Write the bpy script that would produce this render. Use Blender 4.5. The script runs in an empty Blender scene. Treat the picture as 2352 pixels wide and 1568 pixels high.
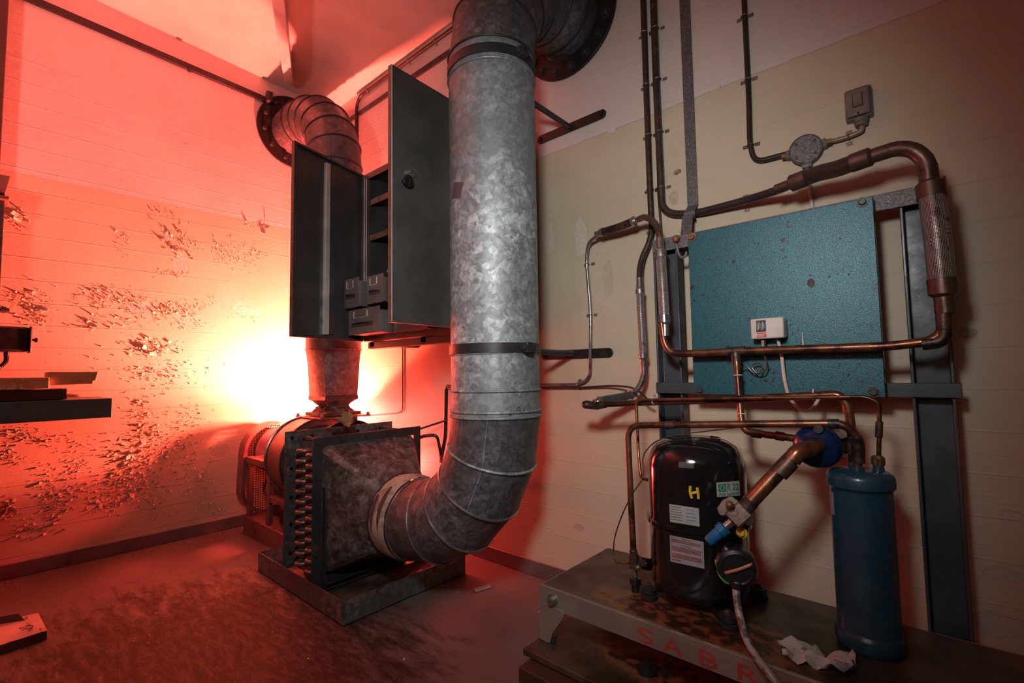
import bpy, bmesh, math, random
from mathutils import Vector, Matrix, noise
random.seed(7)
PI = math.pi
V = Vector
SC = bpy.context.scene
COL = SC.collection

# ---------------------------------------------------------------- camera
F_PX = 1109.34
CAM = V((3.57484, -1.89484, 1.0))
R0 = Matrix(((0.7473577, -0.0543207, -0.6621976),
             (0.6642387, 0.0376873, 0.7465699),
             (-0.0155978, -0.9978121, 0.0642478)))
cam_data = bpy.data.cameras.new('camera')
cam_data.sensor_width = 36.0
cam_data.lens = F_PX * 36.0 / 2352.0
cam_data.clip_start = 0.02
cam = bpy.data.objects.new('camera', cam_data)
mw = Matrix((( R0[0][0], -R0[0][1], -R0[0][2], CAM.x),
             ( R0[1][0], -R0[1][1], -R0[1][2], CAM.y),
             ( R0[2][0], -R0[2][1], -R0[2][2], CAM.z),
             (0, 0, 0, 1)))
cam.matrix_world = mw
COL.objects.link(cam)
SC.camera = cam

def P(px, py, x=None, y=None, z=None):
    """survey helper: the point of a plane (x=, y= or z=) sighted at a photo pixel"""
    r = R0 @ V(((px - 1176) / F_PX, (py - 784) / F_PX, 1.0))
    if x is not None: t = (x - CAM.x) / r.x
    elif y is not None: t = (y - CAM.y) / r.y
    else: t = (z - CAM.z) / r.z
    return CAM + r * t

# ---------------------------------------------------------------- materials
def nt(name):
    m = bpy.data.materials.new(name); m.use_nodes = True
    t = m.node_tree; b = t.nodes['Principled BSDF']
    return m, t, b
def N(t, kind, **kw):
    n = t.nodes.new(kind)
    for k, v in kw.items():
        if k in n.inputs.keys(): n.inputs[k].default_value = v
        else: setattr(n, k, v)
    return n
def L(t, a, b): t.links.new(a, b)
def coords(t, uv=False, scale=(1, 1, 1)):
    tc = N(t, 'ShaderNodeTexCoord'); mp = N(t, 'ShaderNodeMapping')
    mp.inputs['Scale'].default_value = scale
    L(t, tc.outputs['UV' if uv else 'Object'], mp.inputs['Vector'])
    return mp.outputs['Vector']
def ramp(t, src, lo, hi):
    r = N(t, 'ShaderNodeMapRange', clamp=True)
    r.interpolation_type = 'SMOOTHSTEP'
    r.inputs['From Min'].default_value = lo; r.inputs['From Max'].default_value = hi
    L(t, src, r.inputs['Value']); return r.outputs['Result']
def mix(t, fac, a, b):
    m = N(t, 'ShaderNodeMix', data_type='RGBA')
    for i, v in ((6, a), (7, b)):
        if isinstance(v, (tuple, list)): m.inputs[i].default_value = (*v[:3], 1)
        else: L(t, v, m.inputs[i])
    if isinstance(fac, (int, float)): m.inputs[0].default_value = fac
    else: L(t, fac, m.inputs[0])
    return m.outputs[2]
def math_(t, op, a, b=None, c=None):
    n = N(t, 'ShaderNodeMath', operation=op)
    for i, v in enumerate((a, b, c)):
        if v is None: continue
        if isinstance(v, (int, float)): n.inputs[i].default_value = v
        else: L(t, v, n.inputs[i])
    return n.outputs[0]
def noisev(t, vec, scale, detail=4, rough=.55, dist=0):
    n = N(t, 'ShaderNodeTexNoise'); n.inputs['Scale'].default_value = scale
    n.inputs['Detail'].default_value = detail; n.inputs['Roughness'].default_value = rough
    n.inputs['Distortion'].default_value = dist
    L(t, vec, n.inputs['Vector']); return n.outputs['Fac']
def bump(t, h, strength, dist, bsdf, prev=None):
    b = N(t, 'ShaderNodeBump'); b.inputs['Strength'].default_value = strength
    b.inputs['Distance'].default_value = dist
    L(t, h, b.inputs['Height'])
    if prev: L(t, prev, b.inputs['Normal'])
    L(t, b.outputs['Normal'], bsdf.inputs['Normal']); return b.outputs['Normal']

def M(name, col, rough=.5, metal=0, dirt=None, dscale=9, dlo=.5, dhi=.7, bmp=0, bscale=60, spots=None, coat=0, spec=None):
    m, t, b = nt(name)
    v = coords(t)
    c = col
    n1 = noisev(t, v, dscale * .6, 5)
    dark = tuple(x * .72 for x in col)
    c = mix(t, ramp(t, n1, .35, .65), col, dark)
    if dirt: c = mix(t, ramp(t, noisev(t, v, dscale, 6, .65), dlo, dhi), c, dirt)
    if spots: c = mix(t, ramp(t, noisev(t, v, spots[1], 3, .6), spots[2], spots[2] + .04), c, spots[0])
    L(t, c, b.inputs['Base Color'])
    b.inputs['Roughness'].default_value = rough; b.inputs['Metallic'].default_value = metal
    rr = ramp(t, noisev(t, v, dscale * 2.3, 4), .3, .8)
    L(t, math_(t, 'MULTIPLY_ADD', rr, .22, max(.04, rough - .09)), b.inputs['Roughness'])
    if coat: b.inputs['Coat Weight'].default_value = coat; b.inputs['Coat Roughness'].default_value = .08
    if spec is not None: b.inputs['Specular IOR Level'].default_value = spec
    if bmp: bump(t, noisev(t, v, bscale, 4), bmp, .003, b)
    return m

def galv(name, lo, hi, metal=.75, dull_top=False, dirt=(.05, .035, .03), dl=.55, dh=.75, sc=1.0, rough=.42):
    m, t, b = nt(name)
    v = coords(t)
    ns = N(t, 'ShaderNodeTexNoise'); ns.inputs['Scale'].default_value = 11 * sc; ns.inputs['Detail'].default_value = 5
    L(t, v, ns.inputs['Vector'])
    va = N(t, 'ShaderNodeVectorMath', operation='MULTIPLY_ADD')
    L(t, ns.outputs['Color'], va.inputs[0]); va.inputs[1].default_value = (.05,) * 3; L(t, v, va.inputs[2])
    cols = []
    for s in (38 * sc, 85 * sc):
        vo = N(t, 'ShaderNodeTexVoronoi'); vo.inputs['Scale'].default_value = s
        L(t, va.outputs[0], vo.inputs['Vector'])
        sep = N(t, 'ShaderNodeSeparateColor'); L(t, vo.outputs['Color'], sep.inputs[0])
        cols.append(sep.outputs[0])
    big = ramp(t, noisev(t, v, 3.0, 4), .36, .68)
    fea = ramp(t, noisev(t, va.outputs[0], 26 * sc, 6, .7, .8), .33, .67)
    k = math_(t, 'MULTIPLY', math_(t, 'POWER', cols[0], 2.4), .44)
    k = math_(t, 'ADD', k, math_(t, 'MULTIPLY', math_(t, 'POWER', cols[1], 2.4), .30))
    k = math_(t, 'ADD', k, math_(t, 'MULTIPLY', fea, .30))
    k = math_(t, 'MULTIPLY', k, math_(t, 'MULTIPLY_ADD', big, .75, .32))
    if dull_top:   # spangle turns darker and flatter towards the top
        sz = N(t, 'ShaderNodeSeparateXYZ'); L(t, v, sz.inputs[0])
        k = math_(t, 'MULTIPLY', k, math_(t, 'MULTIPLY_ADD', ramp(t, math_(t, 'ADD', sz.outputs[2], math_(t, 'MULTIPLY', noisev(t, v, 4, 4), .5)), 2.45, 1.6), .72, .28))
    c = mix(t, k, lo, hi)
    c = mix(t, ramp(t, noisev(t, v, 6, 7, .7), dl, dh), c, dirt)
    L(t, c, b.inputs['Base Color'])
    b.inputs['Metallic'].default_value = metal
    L(t, math_(t, 'MULTIPLY_ADD', cols[1], .2, rough - .08), b.inputs['Roughness'])
    bump(t, math_(t, 'ADD', cols[0], math_(t, 'MULTIPLY', noisev(t, v, 150, 3), .6)), .12, .002, b)
    return m

def wall_mat(name, axis, patches=(), rid=.22):
    """painted board-marked concrete: off-white above a cream dado line; axis = the horizontal axis index"""
    m, t, b = nt(name)
    tc = N(t, 'ShaderNodeTexCoord'); sp = N(t, 'ShaderNodeSeparateXYZ'); L(t, tc.outputs['Object'], sp.inputs[0])
    v = tc.outputs['Object']; z = sp.outputs[2]; h = sp.outputs[axis]
    st = [1.6, 1.6, 1.6]; st[2] = 26; mp = N(t, 'ShaderNodeMapping'); mp.inputs['Scale'].default_value = st
    L(t, v, mp.inputs[0]); gv = mp.outputs[0]
    zz = math_(t, 'ADD', z, math_(t, 'MULTIPLY', noisev(t, v, 1.3, 3), .018))
    zb = math_(t, 'MULTIPLY', zz, 1 / .118)
    cell = math_(t, 'FLOOR', zb)
    wn = N(t, 'ShaderNodeTexWhiteNoise', noise_dimensions='1D'); L(t, cell, wn.inputs['W'])
    fr = math_(t, 'FRACT', zb)
    ed = math_(t, 'MINIMUM', fr, math_(t, 'SUBTRACT', 1, fr))
    ridge = ramp(t, ed, .03, 0)
    on = ramp(t, noisev(t, v, .9, 2), .35, .6)
    grain = noisev(t, gv, 3.0, 6, .6, .6)
    gr_mask = ramp(t, noisev(t, v, 1.7, 2), .45, .65)
    hgt = math_(t, 'ADD', math_(t, 'MULTIPLY', wn.outputs[0], .09), math_(t, 'MULTIPLY', math_(t, 'MULTIPLY', ridge, on), rid))
    hgt = math_(t, 'ADD', hgt, math_(t, 'MULTIPLY', math_(t, 'MULTIPLY', grain, gr_mask), .30))
    fine = noisev(t, v, 55, 5, .6)
    hgt = math_(t, 'ADD', hgt, math_(t, 'MULTIPLY', fine, .16))
    cream = mix(t, ramp(t, noisev(t, v, 2.2, 5), .3, .7), (.53, .45, .335), (.47, .39, .28))
    white = mix(t, ramp(t, noisev(t, v, 2.2, 5), .3, .7), (.60, .53, .49), (.54, .465, .43))
    zl = math_(t, 'ADD', z, math_(t, 'MULTIPLY', math_(t, 'SUBTRACT', noisev(t, v, 9, 5, .7), .5), .02))
    c = mix(t, ramp(t, zl, 2.083, 2.091), cream, white)
    edge = math_(t, 'MULTIPLY', ramp(t, math_(t, 'ABSOLUTE', math_(t, 'SUBTRACT', zl, 2.087)), .004, .0), .5)
    c = mix(t, edge, c, (.25, .2, .17))
    grime = math_(t, 'MULTIPLY', ramp(t, noisev(t, v, 5, 7, .75), .58, .8), .35)
    c = mix(t, grime, c, (.17, .13, .10))
    speck = ramp(t, noisev(t, v, 48, 2, .5), .735, .76)
    sm = ramp(t, noisev(t, v, 3.5, 3), .5, .62)
    c = mix(t, math_(t, 'MULTIPLY', math_(t, 'MULTIPLY', speck, sm), .75), c, (.07, .05, .04))
    seam = math_(t, 'MULTIPLY', math_(t, 'MULTIPLY', ramp(t, ed, .012, 0), ramp(t, noisev(t, v, 2.1, 3), .52, .66)), .28)
    c = mix(t, seam, c, (.16, .12, .09))
    nd = noisev(t, v, 22, 6, .7); nd2 = noisev(t, v, 60, 5, .7)
    for (h0, z0, a, bb, colr, amt) in patches:
        dx = math_(t, 'MULTIPLY', math_(t, 'SUBTRACT', h, h0), 1 / a)
        dz = math_(t, 'MULTIPLY', math_(t, 'SUBTRACT', z, z0), 1 / bb)
        d = math_(t, 'ADD', math_(t, 'MULTIPLY', dx, dx), math_(t, 'MULTIPLY', dz, dz))
        d = math_(t, 'ADD', d, math_(t, 'MULTIPLY_ADD', nd, 3.2, -1.6))
        k = math_(t, 'MULTIPLY', ramp(t, d, 1.0, .8), amt)
        kk = math_(t, 'MULTIPLY', k, math_(t, 'MULTIPLY_ADD', ramp(t, nd2, .4, .6), .6, .4))
        c = mix(t, kk, c, colr)
        hgt = math_(t, 'ADD', hgt, math_(t, 'MULTIPLY', k, math_(t, 'MULTIPLY_ADD', nd2, 1.2, -1.0)))
    L(t, c, b.inputs['Base Color'])
    b.inputs['Roughness'].default_value = .55
    bump(t, hgt, .5, .012, b)
    return m

def braid_mat(name, c1, c2, metal=.85, n=26):
    m, t, b = nt(name)
    tc = N(t, 'ShaderNodeTexCoord'); sp = N(t, 'ShaderNodeSeparateXYZ'); L(t, tc.outputs['UV'], sp.inputs[0])
    u = math_(t, 'MULTIPLY', sp.outputs[0], 2 * PI * n); w = math_(t, 'MULTIPLY', sp.outputs[1], 2 * PI * 150)
    a = math_(t, 'SINE', math_(t, 'ADD', u, w)); bb = math_(t, 'SINE', math_(t, 'SUBTRACT', u, w))
    k = ramp(t, math_(t, 'MULTIPLY', a, bb), -.6, .8)
    c = mix(t, k, c2, c1)
    c = mix(t, ramp(t, noisev(t, tc.outputs['Object'], 25, 4), .55, .75), c, c2)
    L(t, c, b.inputs['Base Color']); b.inputs['Metallic'].default_value = metal; b.inputs['Roughness'].default_value = .35
    bump(t, k, .9, .002, b)
    return m

MT = {}
MT['duct'] = galv('galvanised_bright', (.145, .16, .172), (.74, .81, .84), metal=.4, dull_top=True, dirt=(.12, .12, .125), dl=.55, dh=.85, rough=.54)
MT['duct2'] = galv('galvanised_dull', (.075, .07, .073), (.30, .30, .31), metal=.45, dirt=(.06, .05, .05), dl=.5, dh=.8, rough=.45)
MT['galv'] = galv('galvanised_dirty', (.085, .08, .078), (.34, .34, .335), metal=.5, dirt=(.05, .035, .03), dl=.5, dh=.72, rough=.42)
MT['hopper'] = galv('galvanised_old_spangle', (.05, .046, .046), (.58, .59, .59), metal=.5, dirt=(.04, .03, .03), dl=.46, dh=.7, sc=.8, rough=.42)
MT['band'] = M('black_band', (.035, .035, .038), .45, .3, dirt=(.09, .085, .08), dlo=.62, dhi=.8)
MT['flange'] = M('black_flange', (.028, .024, .024), .42, .4, dirt=(.10, .075, .06), dlo=.6, dhi=.78, bmp=.3)
MT['iron'] = M('dark_iron', (.05, .052, .055), .45, .35, dirt=(.11, .075, .055), dlo=.58, dhi=.75, bmp=.25)
MT['cabinet'] = M('grey_painted_steel', (.070, .068, .062), .36, .1, dirt=(.09, .045, .02), dlo=.66, dhi=.74, spots=((.035, .018, .01), 75, .69), bmp=.06)
MT['cab_in'] = M('grey_inner_steel', (.085, .083, .082), .38, .15)
MT['cab_edge'] = M('rusty_edge', (.16, .12, .10), .5, .2, dirt=(.17, .065, .025), dscale=25, dlo=.48, dhi=.6, bmp=.3)
MT['cab_pale'] = M('zinc_strip', (.75, .75, .73), .35, .25)  # pale zinc for strips, worn corner, label holders and loose card
MT['binmat'] = M('grey_bin', (.20, .195, .19), .38, .15, dirt=(.12, .07, .05), dlo=.63, dhi=.75)
MT['shelf'] = M('rusty_shelf', (.20, .17, .145), .5, .2, dirt=(.18, .07, .03), dscale=14, dlo=.45, dhi=.6)
MT['steelpaint'] = M('dark_blue_grey_paint', (.055, .068, .078), .42, .15, dirt=(.10, .10, .10), dscale=7, dlo=.6, dhi=.8, spots=((.4, .42, .42), 60, .74), bmp=.1)
MT['copper'] = M('aged_copper', (.27, .115, .06), .36, .75, dirt=(.07, .032, .022), dscale=14, dlo=.44, dhi=.6, bmp=.1)
MT['copper_dark'] = M('burnt_copper', (.11, .07, .05), .45, .6, dirt=(.03, .025, .025), dscale=30, dlo=.45, dhi=.6, bmp=.4)
MT['bend'] = M('brown_coil_tube', (.27, .19, .165), .33, .55, dirt=(.12, .07, .06), dscale=20, dlo=.55, dhi=.75)
MT['copper_dull'] = M('dusty_copper', (.17, .105, .085), .38, .7, dirt=(.08, .055, .05), dscale=18, dlo=.5, dhi=.7, bmp=.1)
MT['tube_grey'] = M('grey_tube', (.34, .32, .31), .3, .75, dirt=(.14, .10, .09), dlo=.5, dhi=.7)
MT['pipe_dark'] = M('dark_brown_pipe', (.065, .045, .042), .35, .4, dirt=(.16, .14, .135), dscale=20, dlo=.6, dhi=.78)
MT['conduit'] = M('black_conduit', (.035, .024, .022), .35, .1)
MT['clip'] = M('zinc_clip', (.28, .25, .22), .4, .6, dirt=(.12, .08, .06), dlo=.5, dhi=.6)
MT['fit'] = M('steel_fitting', (.42, .40, .39), .28, .85, dirt=(.15, .12, .11), dlo=.6, dhi=.8)
MT['braid'] = braid_mat('braided_steel', (.85, .82, .80), (.12, .09, .085))
MT['braid_dark'] = braid_mat('braided_bronze', (.26, .17, .14), (.05, .03, .03))
MT['wrapgrey'] = braid_mat('grey_braided_sleeve', (.16, .16, .16), (.03, .03, .03), metal=.3, n=14)
MT['brass'] = M('brass', (.24, .15, .055), .42, .6, dirt=(.10, .05, .02), dscale=40, dlo=.5, dhi=.65)
MT['valve'] = M('nickel_valve', (.14, .105, .088), .35, .7, dirt=(.13, .07, .05), dscale=30, dlo=.5, dhi=.65, bmp=.2)
MT['black_gloss'] = M('gloss_black_paint', (.008, .008, .009), .13, 0, coat=.6)
MT['black_plastic'] = M('black_plastic', (.015, .015, .016), .3)
MT['rubber'] = M('black_rubber', (.02, .018, .017), .55)
MT['bluecap'] = M('blue_plastic_cap', (.010, .12, .27), .3)
MT['bluefilter'] = M('blue_enamel', (.003, .018, .075), .22, 0, coat=.4)
MT['tank'] = M('blue_grey_tank', (.016, .060, .095), .32, .1, dirt=(.035, .065, .085), dlo=.68, dhi=.85, coat=.25)
MT['white_plastic'] = M('off_white_plastic', (.62, .57, .52), .35)
MT['cable_white'] = M('cream_cable', (.62, .55, .49), .4)
MT['taupe'] = M('taupe_plastic', (.20, .165, .145), .32)
MT['castgrey'] = M('cast_grey', (.13, .125, .13), .5, .4, dirt=(.24, .22, .22), dscale=160, dlo=.52, dhi=.66, bmp=.5, bscale=200)
MT['sticker'] = M('white_sticker', (.36, .36, .34), .5)
MT['sticker_lilac'] = M('pale_sticker', (.27, .255, .28), .5)
MT['ink'] = M('dark_ink', (.03, .03, .035), .5)
MT['ink_grey'] = M('grey_ink', (.14, .145, .15), .5)
MT['ink_red'] = M('dark_red_ink', (.28, .05, .05), .5)
MT['ink_green'] = M('green_ink', (.03, .20, .10), .5)
MT['red_label'] = M('red_label', (.62, .02, .02), .4)
MT['black_label'] = M('black_label', (.02, .02, .022), .4)
MT['pale_ink'] = M('pale_ink', (.6, .6, .58), .5)
MT['yellow_paint'] = M('yellow_paint', (.72, .45, .03), .5)
MT['strap'] = M('orange_strap', (.55, .20, .11), .45)
MT['greenwire'] = M('green_wire', (.08, .30, .06), .4)
MT['canvas'] = M('cream_canvas', (.50, .41, .32), .85, 0, dirt=(.28, .20, .15), dscale=18, dlo=.45, dhi=.62, bmp=.5, bscale=90)
MT['canvas_dark'] = M('sooty_canvas', (.16, .12, .09), .8, 0, dirt=(.05, .03, .02), dscale=14, dlo=.4, dhi=.6, bmp=.5)
MT['rag'] = M('tan_leaf', (.42, .22, .12), .7, bmp=.3)
MT['fan_red'] = M('oxide_painted_fan', (.17, .085, .075), .38, .2, dirt=(.06, .03, .03), dlo=.55, dhi=.75)
MT['fan_dark'] = M('dark_fan_steel', (.045, .04, .04), .4, .3)
MT['lamp_white'] = M('white_enamel', (.60, .60, .58), .35)
MT['baseboard'] = M('grey_skirting_paint', (.12, .105, .10), .5, 0, dirt=(.07, .05, .05), dlo=.55, dhi=.75, bmp=.3, bscale=30)
MT['wood'] = M('pale_wood', (.62, .50, .24), .7, 0, dirt=(.22, .14, .06), dscale=12, dlo=.55, dhi=.75, bmp=.3)
MT['wood_w'] = M('paint_spattered_wood', (.60, .45, .20), .7, 0, dirt=(.70, .66, .56), dscale=16, dlo=.56, dhi=.62, bmp=.3)
MT['wood_dark'] = M('dark_board', (.06, .03, .02), .6)
MT['base_front'] = M('silver_grey_front', (.29, .27, .245), .40, .4, dirt=(.10, .075, .06), dscale=8, dlo=.58, dhi=.78, bmp=.1)
MT['letter_red'] = M('faded_red_letters', (.42, .045, .03), .5, 0, dirt=(.25, .06, .04), dscale=40, dlo=.5, dhi=.6)
MT['paper'] = M('white_paper', (.44, .42, .41), .7, 0, dirt=(.35, .33, .32), dscale=20, dlo=.55, dhi=.7)
MT['card'] = M('grubby_cardboard', (.55, .45, .38), .75, 0, dirt=(.3, .22, .18), dscale=10, dlo=.55, dhi=.75)
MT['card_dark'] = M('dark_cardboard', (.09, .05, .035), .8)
MT['cord'] = M('mottled_grey_hose', (.30, .27, .26), .4, 0, dirt=(.07, .055, .05), dscale=28, dlo=.48, dhi=.56)
MT['lever'] = M('cream_lever', (.62, .45, .22), .45)
MT['rustlump'] = M('rusty_lump', (.16, .09, .05), .7, .2, dirt=(.35, .12, .04), dscale=40, dlo=.5, dhi=.6, bmp=.8)
MT['glassjar'] = M('pale_cloudy_plastic', (.45, .47, .45), .3)

def base_top_mat():
    m, t, b = nt('oily_base_plate')
    v = coords(t)
    c = mix(t, ramp(t, noisev(t, v, 4, 6, .65), .38, .6), (.070, .056, .038), (.024, .018, .012))
    sp = N(t, 'ShaderNodeSeparateXYZ'); L(t, v, sp.inputs[0])
    # rusty oil stain round the compressor foot
    dx = math_(t, 'MULTIPLY', math_(t, 'SUBTRACT', sp.outputs[0], 3.0), 1 / .30)
    dy = math_(t, 'MULTIPLY', math_(t, 'SUBTRACT', sp.outputs[1], -.47), 1 / .085)
    d = math_(t, 'ADD', math_(t, 'MULTIPLY', dx, dx), math_(t, 'MULTIPLY', dy, dy))
    d = math_(t, 'ADD', d, math_(t, 'MULTIPLY_ADD', noisev(t, v, 12, 6, .7), 2.4, -1.2))
    c = mix(t, math_(t, 'MULTIPLY', ramp(t, d, 1.5, .9), .8), c, (.16, .085, .035))
    c = mix(t, ramp(t, d, .95, .6), c, mix(t, ramp(t, noisev(t, v, 30, 5), .45, .6), (.025, .012, .008), (.16, .045, .02)))
    L(t, c, b.inputs['Base Color'])
    L(t, math_(t, 'MULTIPLY_ADD', noisev(t, v, 14, 5), .5, .16), b.inputs['Roughness'])
    bump(t, noisev(t, v, 35, 6, .65), .35, .005, b)
    return m
MT['base_top'] = base_top_mat()

def floor_mat():
    m, t, b = nt('stained_painted_floor')
    v = coords(t)
    sp = N(t, 'ShaderNodeSeparateXYZ'); L(t, v, sp.inputs[0])
    rot = N(t, 'ShaderNodeMapping'); rot.inputs['Rotation'].default_value = (0, 0, math.radians(-32)); rot.inputs['Scale'].default_value = (1.0, 3.2, 1)
    L(t, v, rot.inputs[0]); sv = rot.outputs[0]
    c = mix(t, ramp(t, noisev(t, v, 2.5, 5), .35, .65), (.135, .118, .112), (.10, .088, .083))
    dx = math_(t, 'MULTIPLY', math_(t, 'SUBTRACT', sp.outputs[0], 1.65), 1 / .85)
    dy = math_(t, 'MULTIPLY', math_(t, 'SUBTRACT', sp.outputs[1], -1.30), 1 / .58)
    d = math_(t, 'ADD', math_(t, 'MULTIPLY', dx, dx), math_(t, 'MULTIPLY', dy, dy))
    n = noisev(t, sv, 5.5, 9, .72, .4)
    stain = ramp(t, math_(t, 'SUBTRACT', 1.0, math_(t, 'ADD', math_(t, 'MULTIPLY', d, .22), math_(t, 'MULTIPLY', n, 1.0))), .12, .42)
    dk = mix(t, ramp(t, noisev(t, sv, 13, 9, .78), .44, .60), (.008, .005, .004), (.055, .036, .026))
    c = mix(t, stain, c, dk)
    c = mix(t, math_(t, 'MULTIPLY', ramp(t, noisev(t, sv, 9, 9, .8), .55, .72), .6), c, (.05, .032, .026))
    crack = ramp(t, noisev(t, v, 1.6, 7, .75), .503, .497)
    rusty = math_(t, 'MULTIPLY', ramp(t, noisev(t, v, 3.3, 4), .66, .74), .3)
    c = mix(t, rusty, c, (.16, .07, .035))
    c = mix(t, ramp(t, noisev(t, v, 75, 2), .75, .78), c, (.025, .02, .02))
    L(t, c, b.inputs['Base Color'])
    L(t, math_(t, 'MULTIPLY_ADD', stain, .30, .42), b.inputs['Roughness'])
    bump(t, math_(t, 'ADD', noisev(t, sv, 14, 8, .7), math_(t, 'MULTIPLY', noisev(t, v, 90, 3), .4)), .35, .008, b)
    return m
MT['floor'] = floor_mat()

def panel_mat():
    m, t, b = nt('teal_hammer_finish')
    v = coords(t)
    sp = N(t, 'ShaderNodeSeparateXYZ'); L(t, v, sp.inputs[0])
    h = noisev(t, v, 330, 3, .6, .5)
    c = mix(t, ramp(t, h, .38, .62), (.008, .052, .070), (.020, .135, .172))
    c = mix(t, math_(t, 'MULTIPLY', ramp(t, noisev(t, v, 6, 5, .7), .55, .75), .5), c, (.02, .075, .09))
    c = mix(t, math_(t, 'MULTIPLY', ramp(t, noisev(t, v, 55, 2, .5, .4), .675, .70), ramp(t, noisev(t, v, 7, 2), .46, .54)), c, (.035, .012, .008))
    c = mix(t, ramp(t, noisev(t, v, 11, 4, .6), .71, .74), c, (.03, .022, .015))
    L(t, c, b.inputs['Base Color']); b.inputs['Roughness'].default_value = .34; b.inputs['Metallic'].default_value = .25
    bump(t, h, .35, .002, b)
    return m
MT['panel'] = panel_mat()

def perf_mat():
    m, t, b = nt('perforated_guard')
    tc = N(t, 'ShaderNodeTexCoord'); sp = N(t, 'ShaderNodeSeparateXYZ'); L(t, tc.outputs['Object'], sp.inputs[0])
    s = 1 / .015
    a = math_(t, 'SUBTRACT', math_(t, 'FRACT', math_(t, 'MULTIPLY', sp.outputs[1], s)), .5)
    c = math_(t, 'SUBTRACT', math_(t, 'FRACT', math_(t, 'MULTIPLY', sp.outputs[2], s)), .5)
    d = math_(t, 'ADD', math_(t, 'MULTIPLY', a, a), math_(t, 'MULTIPLY', c, c))
    hole = math_(t, 'LESS_THAN', d, .34 ** 2)
    b.inputs['Base Color'].default_value = (.10, .05, .045, 1); b.inputs['Roughness'].default_value = .45
    L(t, math_(t, 'SUBTRACT', 1, hole), b.inputs['Alpha'])
    return m
MT['perf'] = perf_mat()

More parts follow.
